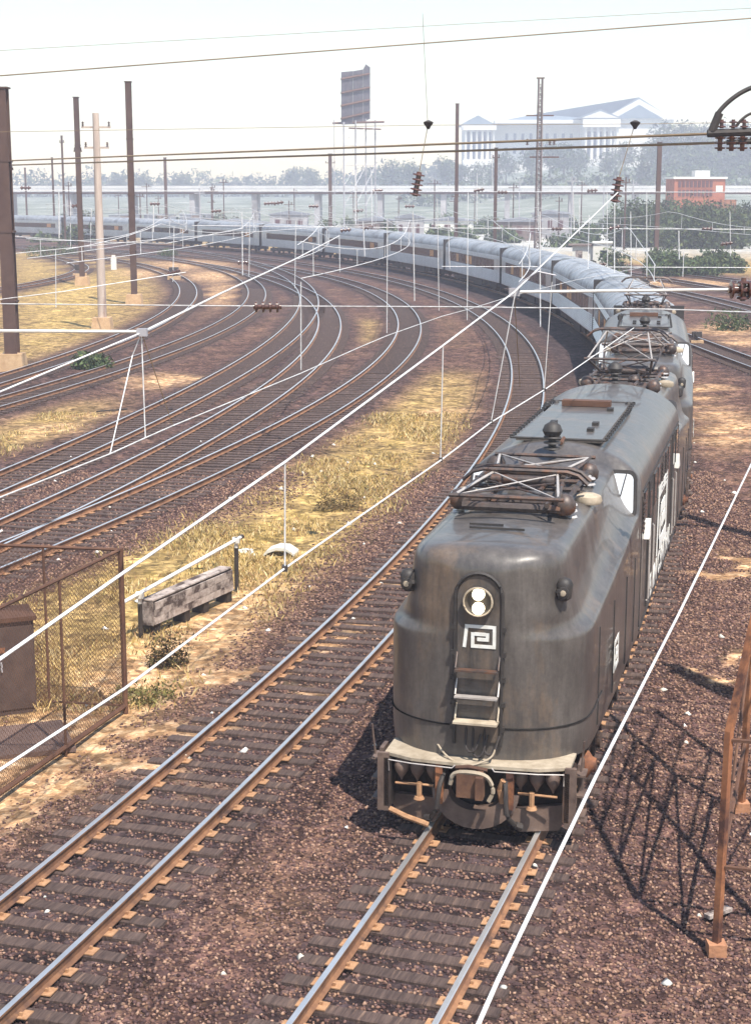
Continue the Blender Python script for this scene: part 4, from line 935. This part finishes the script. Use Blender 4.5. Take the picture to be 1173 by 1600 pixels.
# ---------------------------------------------------------------- left enclosure: wire fence, cabinet, slab
C0=G(196,1106); C1=G(-60,1285); ft=2.72
C2=G(-90,1090)
t=thing('chain_link_fence','rusty chain link enclosure at the left edge beside the near track','fence',(C0.x,C0.y,-.3))
def fpt(P): return Vector((P.x-C0.x,P.y-C0.y,0))
b=MB(); b.tube([(0,0,0),(0,0,ft+.3)],.05,8); b.build('corner_post',M['rust'],t,smooth=True)
for (E,nm) in((fpt(C1),'near'),(fpt(C2),'far')):
    b=MB(); b.tube([(0,0,ft+.27),E+Vector((0,0,ft+.27))],.03,6); b.build('top_rail',M['rust'],t,smooth=True)
    b=MB(); b.tube([(0,0,.14),E+Vector((0,0,.14))],.045 if nm=='near' else .02,6); b.build('bottom_rail',M['rust'],t,smooth=True)
    L=E.length; u=E/L
    for k_ in (.41,.85):
        b=MB(); b.tube([u*L*k_,u*L*k_+Vector((0,0,ft+.27))],.025,6); b.build('post',M['rust'],t,smooth=True)
    mb=MB(); H=ft+.12; a=-H
    def seg(x0,z0,x1,z1):
        mb.tube([u*x0+Vector((0,0,.15+z0)),u*x1+Vector((0,0,.15+z1))],.0036,3,caps=False)
    sp=.085
    while a<L:
        x0,x1=max(a,0),min(a+H,L)
        if x1>x0: seg(x0,x0-a,x1,x1-a); seg(x0,H-(x0-a),x1,H-(x1-a))
        a+=sp
    mb.build('chain_link_mesh',M['rust'],t,kind='stuff')
q=G(52,1108); t=thing('relay_cabinet','dark brown metal cabinet standing inside the wire fence','cabinet',(q.x-.75,q.y+.2,-.28),R(22))
b=MB(); b.box((0,0,.85),(1.4,.8,1.7)); b.build('case',M['cabinet'],t)
b=MB(); b.box((0,0,1.74),(1.5,.9,.08)); b.build('lid',M['rust'],t)
for x in(-.35,.35): 
    b=MB(); b.box((x,-.41,.85),(.64,.03,1.5)); dd=b.build('door',M['cabinet'],t)
    b=MB(); b.box((x*.3,-.44,.9),(.03,.04,.18)); b.build('handle',M['galv'],dd)
b=MB(); b.box((.1,-.43,1.2),(.16,.01,.1)); b.build('orange_plate',M['orange_rust'],t)
q=G(90,1150); b=MB(); b.box((0,0,0),(1.9,1.5,.08),Matrix.Rotation(R(20),3,'Z')); o=b.build('concrete_slab',mat('dark_slab',(.1,.065,.055),(.17,.11,.09),scale=3,bump=.01),loc=(q.x-.75,q.y-.1,-.27)); o['kind']='structure'
# pipe on two black posts
P0,P1=G(220,990),G(370,916)
t=thing('pipe_rail','white pipe carried on two black posts in the yellow grass','pipe',(P0.x,P0.y,-.28))
E=Vector((P1.x-P0.x,P1.y-P0.y,0)); h0=Z(930,P0.y)+.28; h1=Z(844,P1.y)+.28
for v,h in((Vector((0,0,0)),h0),(E,h1)):
    b=MB(); b.tube([v,v+Vector((0,0,h-.18))],.05,8); b.build('post',M['blackpost'],t,smooth=True)
    b=MB(); b.tube([v+Vector((0,0,h-.18)),v+Vector((0,0,h+.06))],.045,8); b.box(v+Vector((0,0,h)),(.16,.16,.12)); b.build('post_head',M['white'],t)
a0=Vector((0,0,h0))-E*.16; a1=E*1.05+Vector((0,0,h1+.02)); b=MB(); b.tube([a0,a1],.042,8); b.build('pipe',M['white'],t,smooth=True)
b=MB(); b.tube([a0-(a1-a0).normalized()*.08,a0],.05,8); b.tube([a1,a1+(a1-a0).normalized()*.1],.055,8); b.build('end_cap',M['blackpost'],t)
# cable trough
Q0,Q1=G(236,985),G(348,934); E=Vector((Q1.x-Q0.x,Q1.y-Q0.y,0)); L=E.length+.3; an=math.atan2(E.y,E.x)
t=thing('timber_trough','long peeling white timber trough lying below the pipe','trough',((Q0.x+Q1.x)/2,(Q0.y+Q1.y)/2+.1,-.28),an)
for k_ in range(3): b=MB(); b.box((0,-.17-.004*k_,.3+k_*.16),(L-.04*k_,.035,.155),Matrix.Rotation(R(random.uniform(-.3,.3)),3,'Y')); b.build('side_plank',M['timber'],t)
for k_ in range(2): b=MB(); b.box((0,-.07+.15*k_,.74),(L,.145,.03)); b.build('lid_plank',M['timber'],t)
b=MB(); b.box((0,.16,.46),(L,.03,.5)); b.build('back_plank',M['timber'],t)
for x in(-L/2+.15,-.3,.5,L/2-.12): b=MB(); b.box((x,0,.12),(.22,.3,.3)); b.build('support_block',M['blackpost'],t)
for x in(-L/2,L/2): b=MB(); b.box((x,0,.45),(.035,.3,.5)); b.build('end_board',M['timber'],t)
# broken slab and rubble
q=G(438,860); t=thing('broken_slab','arched white broken slab lying in the grass beside rubble','slab',(q.x,q.y,-.3),R(-10))
b=MB(); pts=[(-.42,.0),(-.3,.14),(-.05,.23),(.2,.22),(.42,.08),(.42,.02),(.2,.15),(-.05,.16),(-.28,.07),(-.36,0)]
b.prism(pts,-.28,.28,lambda u,v,w:Vector((u,w,v))); b.build('shell',M['stucco'],t)
for k_ in range(7):
    b=MB(); a=random.uniform(0,6.28); b.box((-.6-random.uniform(0,.7),random.uniform(-.3,.3),.05),(random.uniform(.08,.2),random.uniform(.08,.16),.09),Matrix.Rotation(a,3,'Z'),taper=.7); b.build('rubble_piece',M['stucco'],t)
# loose trackside things
for (px,py,L,lb) in((1122,1424,.42,'short pale board lying beside the mast foot'),(175,640,1.4,'dark plank lying on the pale sand at left')):
    q=G(px,py); b=MB(); b.box((0,0,.04),(L,.1,.05),Matrix.Rotation(R(35),3,'Z')); o=b.build('loose_board',M['timber'] if px>999 else M['blackpost'],loc=(q.x,q.y,-.26)); tag(o,lb,'board')
# ground signals
for (px,py,D_,lb) in((125,424,None,'black dwarf signal on a concrete block by the left track'),(272,428,None,'round black dwarf signal beside the innermost curve'),(1088,528,None,'small dark signal stand right of the second locomotive')):
    q=G(px,py+8); t=thing('dwarf_signal',lb,'signal',(q.x,q.y,-.25)); k_=q.y/190
    b=MB(); b.box((0,0,.2*k_),(1.5*k_,1.0*k_,.5*k_)); b.build('footing',M['concrete'],t)
    b=MB(); b.tube([(0,0,.4*k_),(0,0,.9*k_)],.12*k_,8); b.build('stand',M['blackpost'],t)
    b=MB(); b.box((0,0,1.15*k_),(1.1*k_,.6*k_,.6*k_)); b.lathe((0,-.3*k_,1.2*k_),(0,-1,0),[(0,.28*k_),(.3*k_,.3*k_)],10); b.build('lamp_case',M['blackpost'],t)
q=G(178,420); t=thing('white_marker_post','white painted marker post between the pale pole and the brown pole','post',(q.x,q.y,-.3)); b=MB(); b.box((0,0,.7),(.6,.4,1.4)); b.build('post',M['white'],t); b=MB(); b.box((0,0,1.55),(.4,.3,.3)); b.build('head',M['white'],t)

# ---------------------------------------------------------------- hut, red building, viaduct, billboard, museum
q=G(925,416); x=q.x; y=q.y
t=thing('signal_hut','small pale flat roofed hut behind the train at right','hut',(x,y,-.3),R(-8))
b=MB(); b.box((-1.1,0,1.3),(2.6,3,2.6)); b.box((1.15,-.2,1.45),(2.2,3.4,2.9)); b.build('wall',M['stucco'],t)
b=MB(); b.box((-1.3,0,2.68),(3.2,3.6,.16)); b.build('roof',M['felt'],t)
b=MB(); b.box((1.15,-.2,2.98),(2.4,3.7,.14)); b.build('roof',M['stucco'],t)
b=MB(); b.box((1.3,-1.93,1.7),(.8,.05,.8)); b.build('window',M['glass'],t)
b=MB(); b.box((-1.6,-1.52,1.1),(.8,.05,1.9)); b.build('door',M['timber'],t)
Dd=325; c=S(1093,292,Dd); zb=float(zg(np.array([c.x]),np.array([float(Dd)]))[0]); W=80/2500*Dd
t=thing('brick_building','red brick building with a row of dark windows above the bushes at right','building',(c.x,Dd,zb),R(6))
zt=Z(279,Dd)-zb; b=MB(); b.box((0,3,zt/2),(W,6,zt)); b.build('wall',M['brick'],t)
b=MB(); b.box((0,3,zt+.2),(W+.6,6.6,.4)); b.build('cornice',M['stucco'],t)
for k_ in range(9):
    for r_ in range(2):
        b=MB(); b.box((-W/2+1.1+k_*.8,-.04,zt-1.0-r_*1.75),(.56,.2,1.3)); b.build('window',M['brick_win'],t)
b=MB(); b.box((W/2-1.2,-.02,zt-1.9),(1.4,.1,1.2)); b.build('pale_panel',M['stucco'],t)
b=MB(); b.box((W*.1,3,zt+1.0),(3,2.5,1.3)); b.build('roof_house',M['viaduct'],t)
b=MB(); b.box((W/2+.6,1.5,zt*.3),(3,5,zt*.6)); b.build('annexe',M['orange_rust'],t)
# viaduct
t=thing('viaduct','long pale concrete viaduct across the whole background behind the yard','bridge',(0,0,0))
va=Vector((-190,430,0)); vb=Vector((175,400,0)); u=(vb-va); Lv=u.length; u/=Lv; RV=Matrix.Rotation(math.atan2(u.y,u.x),3,'Z')
m_=(va+vb)/2; b=MB(); b.box((m_.x,m_.y,8.7),(Lv,8,.7),RV); b.build('deck',M['viaduct'],t)
b=MB(); b.box((m_.x,m_.y-3.9,9.5),(Lv,.3,.7),RV); b.build('parapet',M['viaduct'],t)
b=MB(); b.box((m_.x,m_.y-3.2,8.0),(Lv,.5,.5),RV); b.build('girder',M['rust'],t)
k_=0
while k_*16<Lv:
    c=va+u*(k_*16); b=MB(); b.box((c.x,c.y,3.8),(1.3,6,8.6),RV); b.build('pier',M['pier'],t); k_+=1
M['freight']=mat('grey_freight_paint',(.16,.17,.2),(.24,.25,.28),scale=.6,rough=.8)
for i_,px in enumerate((30,82,134,196,250,306)):
    Dc=345+i_*4; q=S(px,345,Dc); t=thing('freight_car',ORD_[i_]+' from the left of the hazy grey freight cars behind the left poles','freight car',(q.x,Dc,-.25),R(3),'grey freight cars standing in the far yard')
    b=MB(); b.box((0,0,2.3),(6.9,2.9,2.7)); b.build('body',M['freight'],t); b=MB(); b.box((0,0,3.7),(7.1,3.1,.14)); b.build('roof',M['roof'],t)
    b=MB(); b.box((0,-1.48,2.3),(1.8,.08,2.4)); b.build('door',M['felt'],t)
    for e in(-1,1): b=MB(); b.box((e*2.3,0,.6),(1.6,2.2,.7)); b.build('truck',M['under'],t)
for i_,(px,Dc,wd,ht,mn) in enumerate(((300,300,9,3.2,'stucco'),(372,330,12,2.6,'felt'),(452,345,8,4,'pier'),(585,310,7,3.4,'felt'),(640,290,5,4.2,'pier'),(700,330,10,3,'stucco'),(812,300,8,3.4,'felt'),(860,320,7,4.5,'pier'))):
    q=S(px,345,Dc); t=thing('yard_shed','%s from the left of the small hazy sheds in the yard behind the train'%ORD_[i_],'shed',(q.x,Dc,-.3),R(random.uniform(-12,12)),'small sheds in the far yard')
    b=MB(); b.box((0,0,ht/2),(wd,5,ht)); b.build('wall',M[mn],t); b=MB(); b.prism([(-wd/2-.3,ht),(wd/2+.3,ht),(wd/2+.3,ht+.15),(0,ht+.8),(-wd/2-.3,ht+.15)],-2.8,2.8,lambda u,v,w:Vector((u,w,v))); b.build('roof',M['freight'],t)
    for k_ in range(3): b=MB(); b.box((-wd*.3+k_*wd*.3,-2.52,ht*.55),(wd*.12,.08,ht*.4)); b.build('window',M['brick_win'],t)
for i_ in range(30):
    px=random.uniform(20,1000); Dc=random.uniform(250,420); q=S(px,345,Dc); h_=random.uniform(7,12)
    b=MB(); b.lathe((0,0,0),(0,0,1),[(0,.16),(h_,.11)],6); b.box((0,0,h_-.8),(random.uniform(1.2,2.6),.14,.14)); b.lathe((.5,0,h_-.7),(0,0,1),[(0,.12),(.4,.12)],6)
    o=b.build('yard_pole',M[random.choice(('pole_dark','galv','pole_dark'))],loc=(q.x,Dc,-.3)); tag(o,'thin hazy pole with a short arm standing in the far yard','pole','thin poles in the far yard')
# billboard
Dbb=330; t=thing('billboard','dark steel billboard seen edge on, on a tall thin tower','billboard',(S(555,190,Dbb).x,Dbb,-.3))
cx=S(555,190,Dbb).x
def lb_(px,py,dy=0): q=S(px,py,Dbb); return Vector((q.x-cx,dy,q.z+.3))
pan=[((533,112),(550,108),(550,192),(533,194)),((551,108),(566,103),(566,188),(551,192)),((567,102),(577,97),(577,181),(567,187))]
for i,P in enumerate(pan):
    b=MB(); dy=[(p[0]-533)*.25 for p in P]; vs=[lb_(p[0],p[1],d_) for p,d_ in zip(P,dy)]; vs2=[v+Vector((.1,.5,0)) for v in vs]
    b.add(vs+vs2,[(0,1,2,3),(7,6,5,4),(0,4,5,1),(1,5,6,2),(2,6,7,3),(3,7,4,0)]); b.build('panel',M['billboard'],t)
b=MB(); vs=[lb_(567,102,8.5),lb_(571,94,9.5),lb_(577,98,11)]; b.add(vs+[v+Vector((.1,.5,0)) for v in vs],[(0,1,2),(5,4,3),(0,3,4,1),(1,4,5,2)]); b.build('panel',M['billboard'],t)
for r_ in (118,140,160,180):
    b=MB(); b.tube([lb_(533,r_+5,-.3),lb_(577,r_-9,10.4)],.22,4); b.build('stringer',M['rust'],t)
for px,pt,dy in((537,190,0),(555,186,4),(571,182,9),(586,183,12),(522,186,0)):
    b=MB(); z0=lb_(px,pt,dy); b.tube([z0,Vector((z0.x,z0.y,0))],.17 if px!=522 else .08,5); b.build('leg',M['galv'],t)
b=MB(); b.tube([lb_(520,192,0),lb_(600,186,12)],.2,4); b.tube([lb_(545,199,2),lb_(595,198,12)],.15,4); b.build('catwalk',M['rust'],t)
b=MB()
for k_ in range(4):
    z=6+k_*4.; 
    for a,c_ in ((537,555),(555,571),(571,586)): A_=lb_(a,200);B_=lb_(c_,200); b.tube([Vector((A_.x,2,z)),Vector((B_.x,6,z+4))],.045,3,caps=False); b.tube([Vector((A_.x,2,z)),Vector((B_.x,6,z))],.045,3,caps=False)
b.build('bracing',M['galv'],t,kind='stuff')
# museum
Dm=1000; k=.4; mx=lambda px:(px-586.5)*k; mz=lambda py:EYE+(296-py)*k
t=thing('museum','vast pale neoclassical museum on the hill with columns and blue grey roofs','museum',(0,Dm,0)); zb=14.
def mbox(nm,x0,x1,r0,r1,y0,y1,m,par=t): b=MB(); b.box(((mx(x0)+mx(x1))/2,(y0+y1)/2,((mz(r0) if r0 else zb)+mz(r1))/2),(mx(x1)-mx(x0),y1-y0,abs(mz(r1)-(mz(r0) if r0 else zb)))); return b.build(nm,M[m],par)
mbox('main_wall',768,900,None,196,0,40,'museum'); mbox('side_wing',722,768,None,205,-6,34,'museum'); mbox('end_wall',896,1031,None,197,-10,50,'museum')
mbox('cornice',766,1034,198,193,-11.5,-1,'museum'); mbox('cornice',716,770,207,201,-8.6,-2,'museum'); mbox('plinth',718,768,None,252,-12,-6.1,'museum'); mbox('plinth',898,952,None,252,-18,-10.1,'museum')
mbox('entablature',896,952,204,192,-18.4,-12,'museum'); mbox('entablature',718,768,208,201,-12.4,-8.7,'museum')
for i,px in enumerate(np.linspace(722,764,6)):
    b=MB(); b.lathe((mx(px),-10.5,mz(252)),(0,0,1),[(0,1.1),(.6,.85),(mz(208)-mz(252)-.8,.7),(mz(208)-mz(252),1.1)],10); b.build('column',M['museum'],t,smooth=True)
for i,px in enumerate(np.linspace(901,948,6)):
    b=MB(); b.lathe((mx(px),-16,mz(252)),(0,0,1),[(0,1.3),(.6,1.),(mz(204)-mz(252)-.8,.85),(mz(204)-mz(252),1.3)],10); b.build('column',M['museum'],t,smooth=True)
for px0,px1,yy in((724,762,-6.1),(903,946,-10.1)):
    n_=5
    for i in range(n_):
        px=px0+(px1-px0)*(i+.5)/n_; b=MB(); b.box((mx(px),yy,(mz(250)+mz(210))/2),(2.2,.3,mz(210)-mz(250))); b.build('tall_window',M['museum_shade'],t)
for i,px in enumerate(np.linspace(786,884,9)):
    for r0,r1 in((222,212),(242,233)):
        b=MB(); b.box((mx(px),-.1,(mz(r0)+mz(r1))/2),(1.7,.3,mz(r1)-mz(r0))); b.build('window',M['museum_shade'],t)
def tri(nm,a,b_,c_,y0,y1,m):
    b=MB(); b.prism([(mx(a[0]),mz(a[1])),(mx(b_[0]),mz(b_[1])),(mx(c_[0]),mz(c_[1]))],y0,y1,lambda u,v,w:Vector((u,w,v))); return b.build(nm,M[m],t)
tri('wing_roof',(714,200),(768,200),(741,186),-8,34,'museum_roof'); tri('portico_pediment',(884,192),(956,192),(921,178),-18.5,10,'museum_roof'); tri('pediment_face',(893,191),(949,191),(921,181),-18.8,-18.5,'museum')
tri('gable_face',(925,193),(1036,193),(981,163),-12.5,-11,'museum'); tri('gable_tympanum',(945,191),(1017,191),(981,171),-12.9,-12.5,'museum_roof')
b=MB(); R0=[(mx(768),-1,mz(195)),(mx(960),-1,mz(193)),(mx(1036),-10,mz(193)),(mx(1036),50,mz(193)),(mx(768),45,mz(195)),(mx(835),22,mz(181)),(mx(981),-11,mz(160)),(mx(981),50,mz(160)),(mx(925),-10,mz(192.6))]
b.add(R0,[(0,1,8,6,5),(8,1,2,6),(2,3,7,6),(5,6,7),(4,5,7,3),(0,5,4)]); b.build('roof',M['museum_roof'],t)

# ---------------------------------------------------------------- trees and scrub
GREENS=np.array([(.045,.07,.03),(.06,.09,.035),(.08,.11,.045),(.035,.05,.028),(.1,.12,.05)])
def foliage(blobs,n,size,cols=GREENS,low=0.):
    """leaf-sized faces on and in a set of ellipsoid clumps"""
    vs=[]; ct=[]
    tot=sum(b[3]*b[4]*b[5] for b in blobs)
    for (x,y,z,rx,ry,rz) in blobs:
        k=max(12,int(n*(rx*ry*rz)/tot)); u=RNG.normal(0,1,(k,3)); u/=np.linalg.norm(u,axis=1)[:,None]; rad=RNG.random(k)**.33
        rad*=1+.22*np.sin(u[:,0]*5+x)*np.sin(u[:,1]*4+z)
        c=np.array([x,y,z])+u*rad[:,None]*np.array([rx,ry,rz])
        d=RNG.normal(0,1,(k,3,3))*size*RNG.uniform(.5,1.2,(k,1,1)); vs.append(c[:,None]+d)
        ct.append(np.repeat(cols[RNG.integers(0,len(cols),k)]*RNG.uniform(.75,1.25,(k,1))*RNG.uniform(.85,1.15),3,0))
    V=np.concatenate(vs).reshape(-1,3); return npmesh('foliage',V,np.arange(len(V)).reshape(-1,3),tint=np.concatenate(ct),mats=[M['leaf']])
def tree_blobs(h,w,n=9,sc=1):
    o=[]
    for i in range(n):
        a=random.uniform(0,6.28); r=w*random.uniform(0,.33); z=h*random.uniform(.35,.85); s=w*random.uniform(.2,.34); o.append((r*math.cos(a),r*math.sin(a),z,s,s,s*random.uniform(.7,.95)))
    o.append((0,0,h*.86,w*.25,w*.25,h*.14)); return o
crowns=[foliage(tree_blobs(14,13,n=10),1500,.42) for _ in range(4)]; cone=foliage([(0,0,h_,3.2*(1-h_/17),3.2*(1-h_/17),1.6) for h_ in (2,4,6,8,10,12,14,15.5)],900,.4,GREENS*.8)
tk=MB(); tk.lathe((0,0,-.5),(0,0,1),[(0,.5),(4,.33),(9,.16)],7)
for a in range(4): tk.tube([(0,0,4+a),(math.cos(a*1.7)*3,math.sin(a*1.7)*3,8+a)],[.18,.06],5)
trunk=tk.mesh('trunk',M['bark'])
ORD='first second third fourth fifth sixth seventh eighth ninth tenth eleventh twelfth'.split(); CNT={}
def tree(x,y,s,kind,label,group=None,ys=1):
    if '%' in label: CNT[label]=CNT.get(label,-1)+1; label=label.replace('%',ORD[CNT[label]])
    z=float(zg(np.array([x]),np.array([float(y)]))[0]); t=thing('conifer_tree' if kind<0 else 'broadleaf_tree',label,'tree',(x,y,z),random.uniform(0,6.28),group); t.scale=(s,s,s*ys)
    link('crown',cone if kind<0 else crowns[kind%4],t); link('trunk',trunk,t)
gt='trees on the hill around the museum'
for px,D_,s in ((1045,820,1.8),(1085,860,1.7),(1120,840,1.6),(1165,830,1.7)): tree(S(px,300,D_).x,D_,s,random.randint(0,3),'% from the left of the tall hazy trees right of the museum',gt)
for px,D_,s in sorted(((700,800,1.1),(745,780,1.0),(790,790,1.1),(830,780,1.15),(858,800,1.25),(880,770,1.3),(905,790,1.0),(950,760,1.0),(975,790,1.15),(1010,760,1.2),(720,820,.9),(770,800,.9))): tree(S(px,300,D_).x,D_,s,random.randint(0,3),'% from the left of the round trees below the museum front',gt)
tree(S(1002,300,700).x,700,1.05,-1,'pointed conifer at the right foot of the museum')
gl='round trees standing above the far left treeline'
for px,D_,s in sorted(((460,900,1.05),(485,880,1.0),(612,800,1.1),(640,780,.95),(180,900,.8),(225,880,.85),(288,900,.85),(570,850,.9))): tree(S(px,300,D_).x,D_,s*1.15,random.randint(0,3),'% from the left of the round trees above the far left treeline',gl)
def mass(name,label,pts,n,size,cols=GREENS,cat='trees',stuff=True,group=None):
    bl=[(x,y,float(zg(np.array([x]),np.array([float(y)]))[0])+h*.4,w,w*.8,h*.6) for (x,y,w,h) in pts]; me=foliage(bl,n,size,cols); o=link(name,me)
    if stuff: o['kind']='stuff'
    tag(o,label,cat,group)
P=[]
for px in range(-40,720,14): D_=random.uniform(930,1050); P.append((S(px,300,D_).x,D_,random.uniform(6,11),random.uniform(10,17)))
mass('distant_wood','blue grey treeline along the horizon at left',P,16000,1.0)
P=[]
for px in range(640,1230,12): D_=random.uniform(650,720); P.append((S(px,300,D_).x,D_,random.uniform(4,7),random.uniform(6,11)))
for px in range(1030,1230,13):
    for D_ in(760,900,980): P.append((S(px,300,D_).x,D_,random.uniform(6,9),random.uniform(9,17)))
mass('distant_wood','hazy wooded slope below and right of the museum',P,22000,.8)
gs='bushes on the bank below the brick building'
for i in range(34):
    px=972+i*5.6+random.uniform(-6,6); D_=random.uniform(255,292); h=random.uniform(6.0,8.4); x=S(px,300,D_).x
    mass('bush','dark green bush on the bank below the brick building',[(x+random.uniform(-2,2),D_+random.uniform(-1.5,1.5),random.uniform(1.8,3.2),h*random.uniform(.75,1)) for _ in range(4)],1700,.24,GREENS*.9,'bush',False,gs)
gs='low bushes between the hut and the right edge'
for i in range(20):
    px=random.choice((random.uniform(1010,1125),random.uniform(965,1150))); D_=random.uniform(172,198); h=random.uniform(1.4,3.2); x=S(px,300,D_).x
    mass('bush','low olive bush between the pale hut and the right edge',[(x+random.uniform(-1,1),D_+random.uniform(-1,1),random.uniform(.8,1.6),h*random.uniform(.5,1)) for _ in range(4)],1100,.15,GREENS*1.2,'bush',False,gs)
gs='scrub clumps in the hazy yard beyond the train'
for i in range(95):
    px=random.uniform(-20,980); D_=random.uniform(262,398); h=random.uniform(1.2,4.4); x=S(px,300,D_).x; jx=1.2
    mass('scrub_clump','grey green scrub clump in the hazy yard before the viaduct',[(x+random.uniform(-jx,jx),D_+random.uniform(-1,1),random.uniform(1.3,2.6),h*random.uniform(.6,1)) for _ in range(3)],420,.34,GREENS*1.1,'bush',False,gs)
for i,(px,py,w_) in enumerate(((1135,513,1.6),(262,400,1.3),(98,398,1.8),(60,400,2.0),(140,575,1.0),(690,452,.0))):
    if w_: 
        q=G(px,py); mass('bush',['olive bush on the pale sand right of the second locomotive','small grey bush beside the far pale patch','grey bush behind the timber pole','grey green bush behind the thick left pole','dark low bush in the left grass by the white boom'][i],[(q.x,q.y,w_,w_*.9),(q.x+w_*.6,q.y,w_*.7,w_*.6)],1100,.09,GREENS*1.3,'bush',False)

# ---------------------------------------------------------------- haze
hz=MB(); hz.box((0,580,34),(1500,1240,74.1)); hm=bpy.data.materials.new('summer_haze'); hm.use_nodes=True; n=hm.node_tree.nodes; n.clear()
pv=n.new('ShaderNodeVolumePrincipled'); pv.inputs['Color'].default_value=(.8,.84,1,1); pv.inputs['Density'].default_value=.00078; pv.inputs['Anisotropy'].default_value=0
oo=n.new('ShaderNodeOutputMaterial'); hm.node_tree.links.new(pv.outputs[0],oo.inputs['Volume'])
hz.build('haze',hm,kind='stuff')
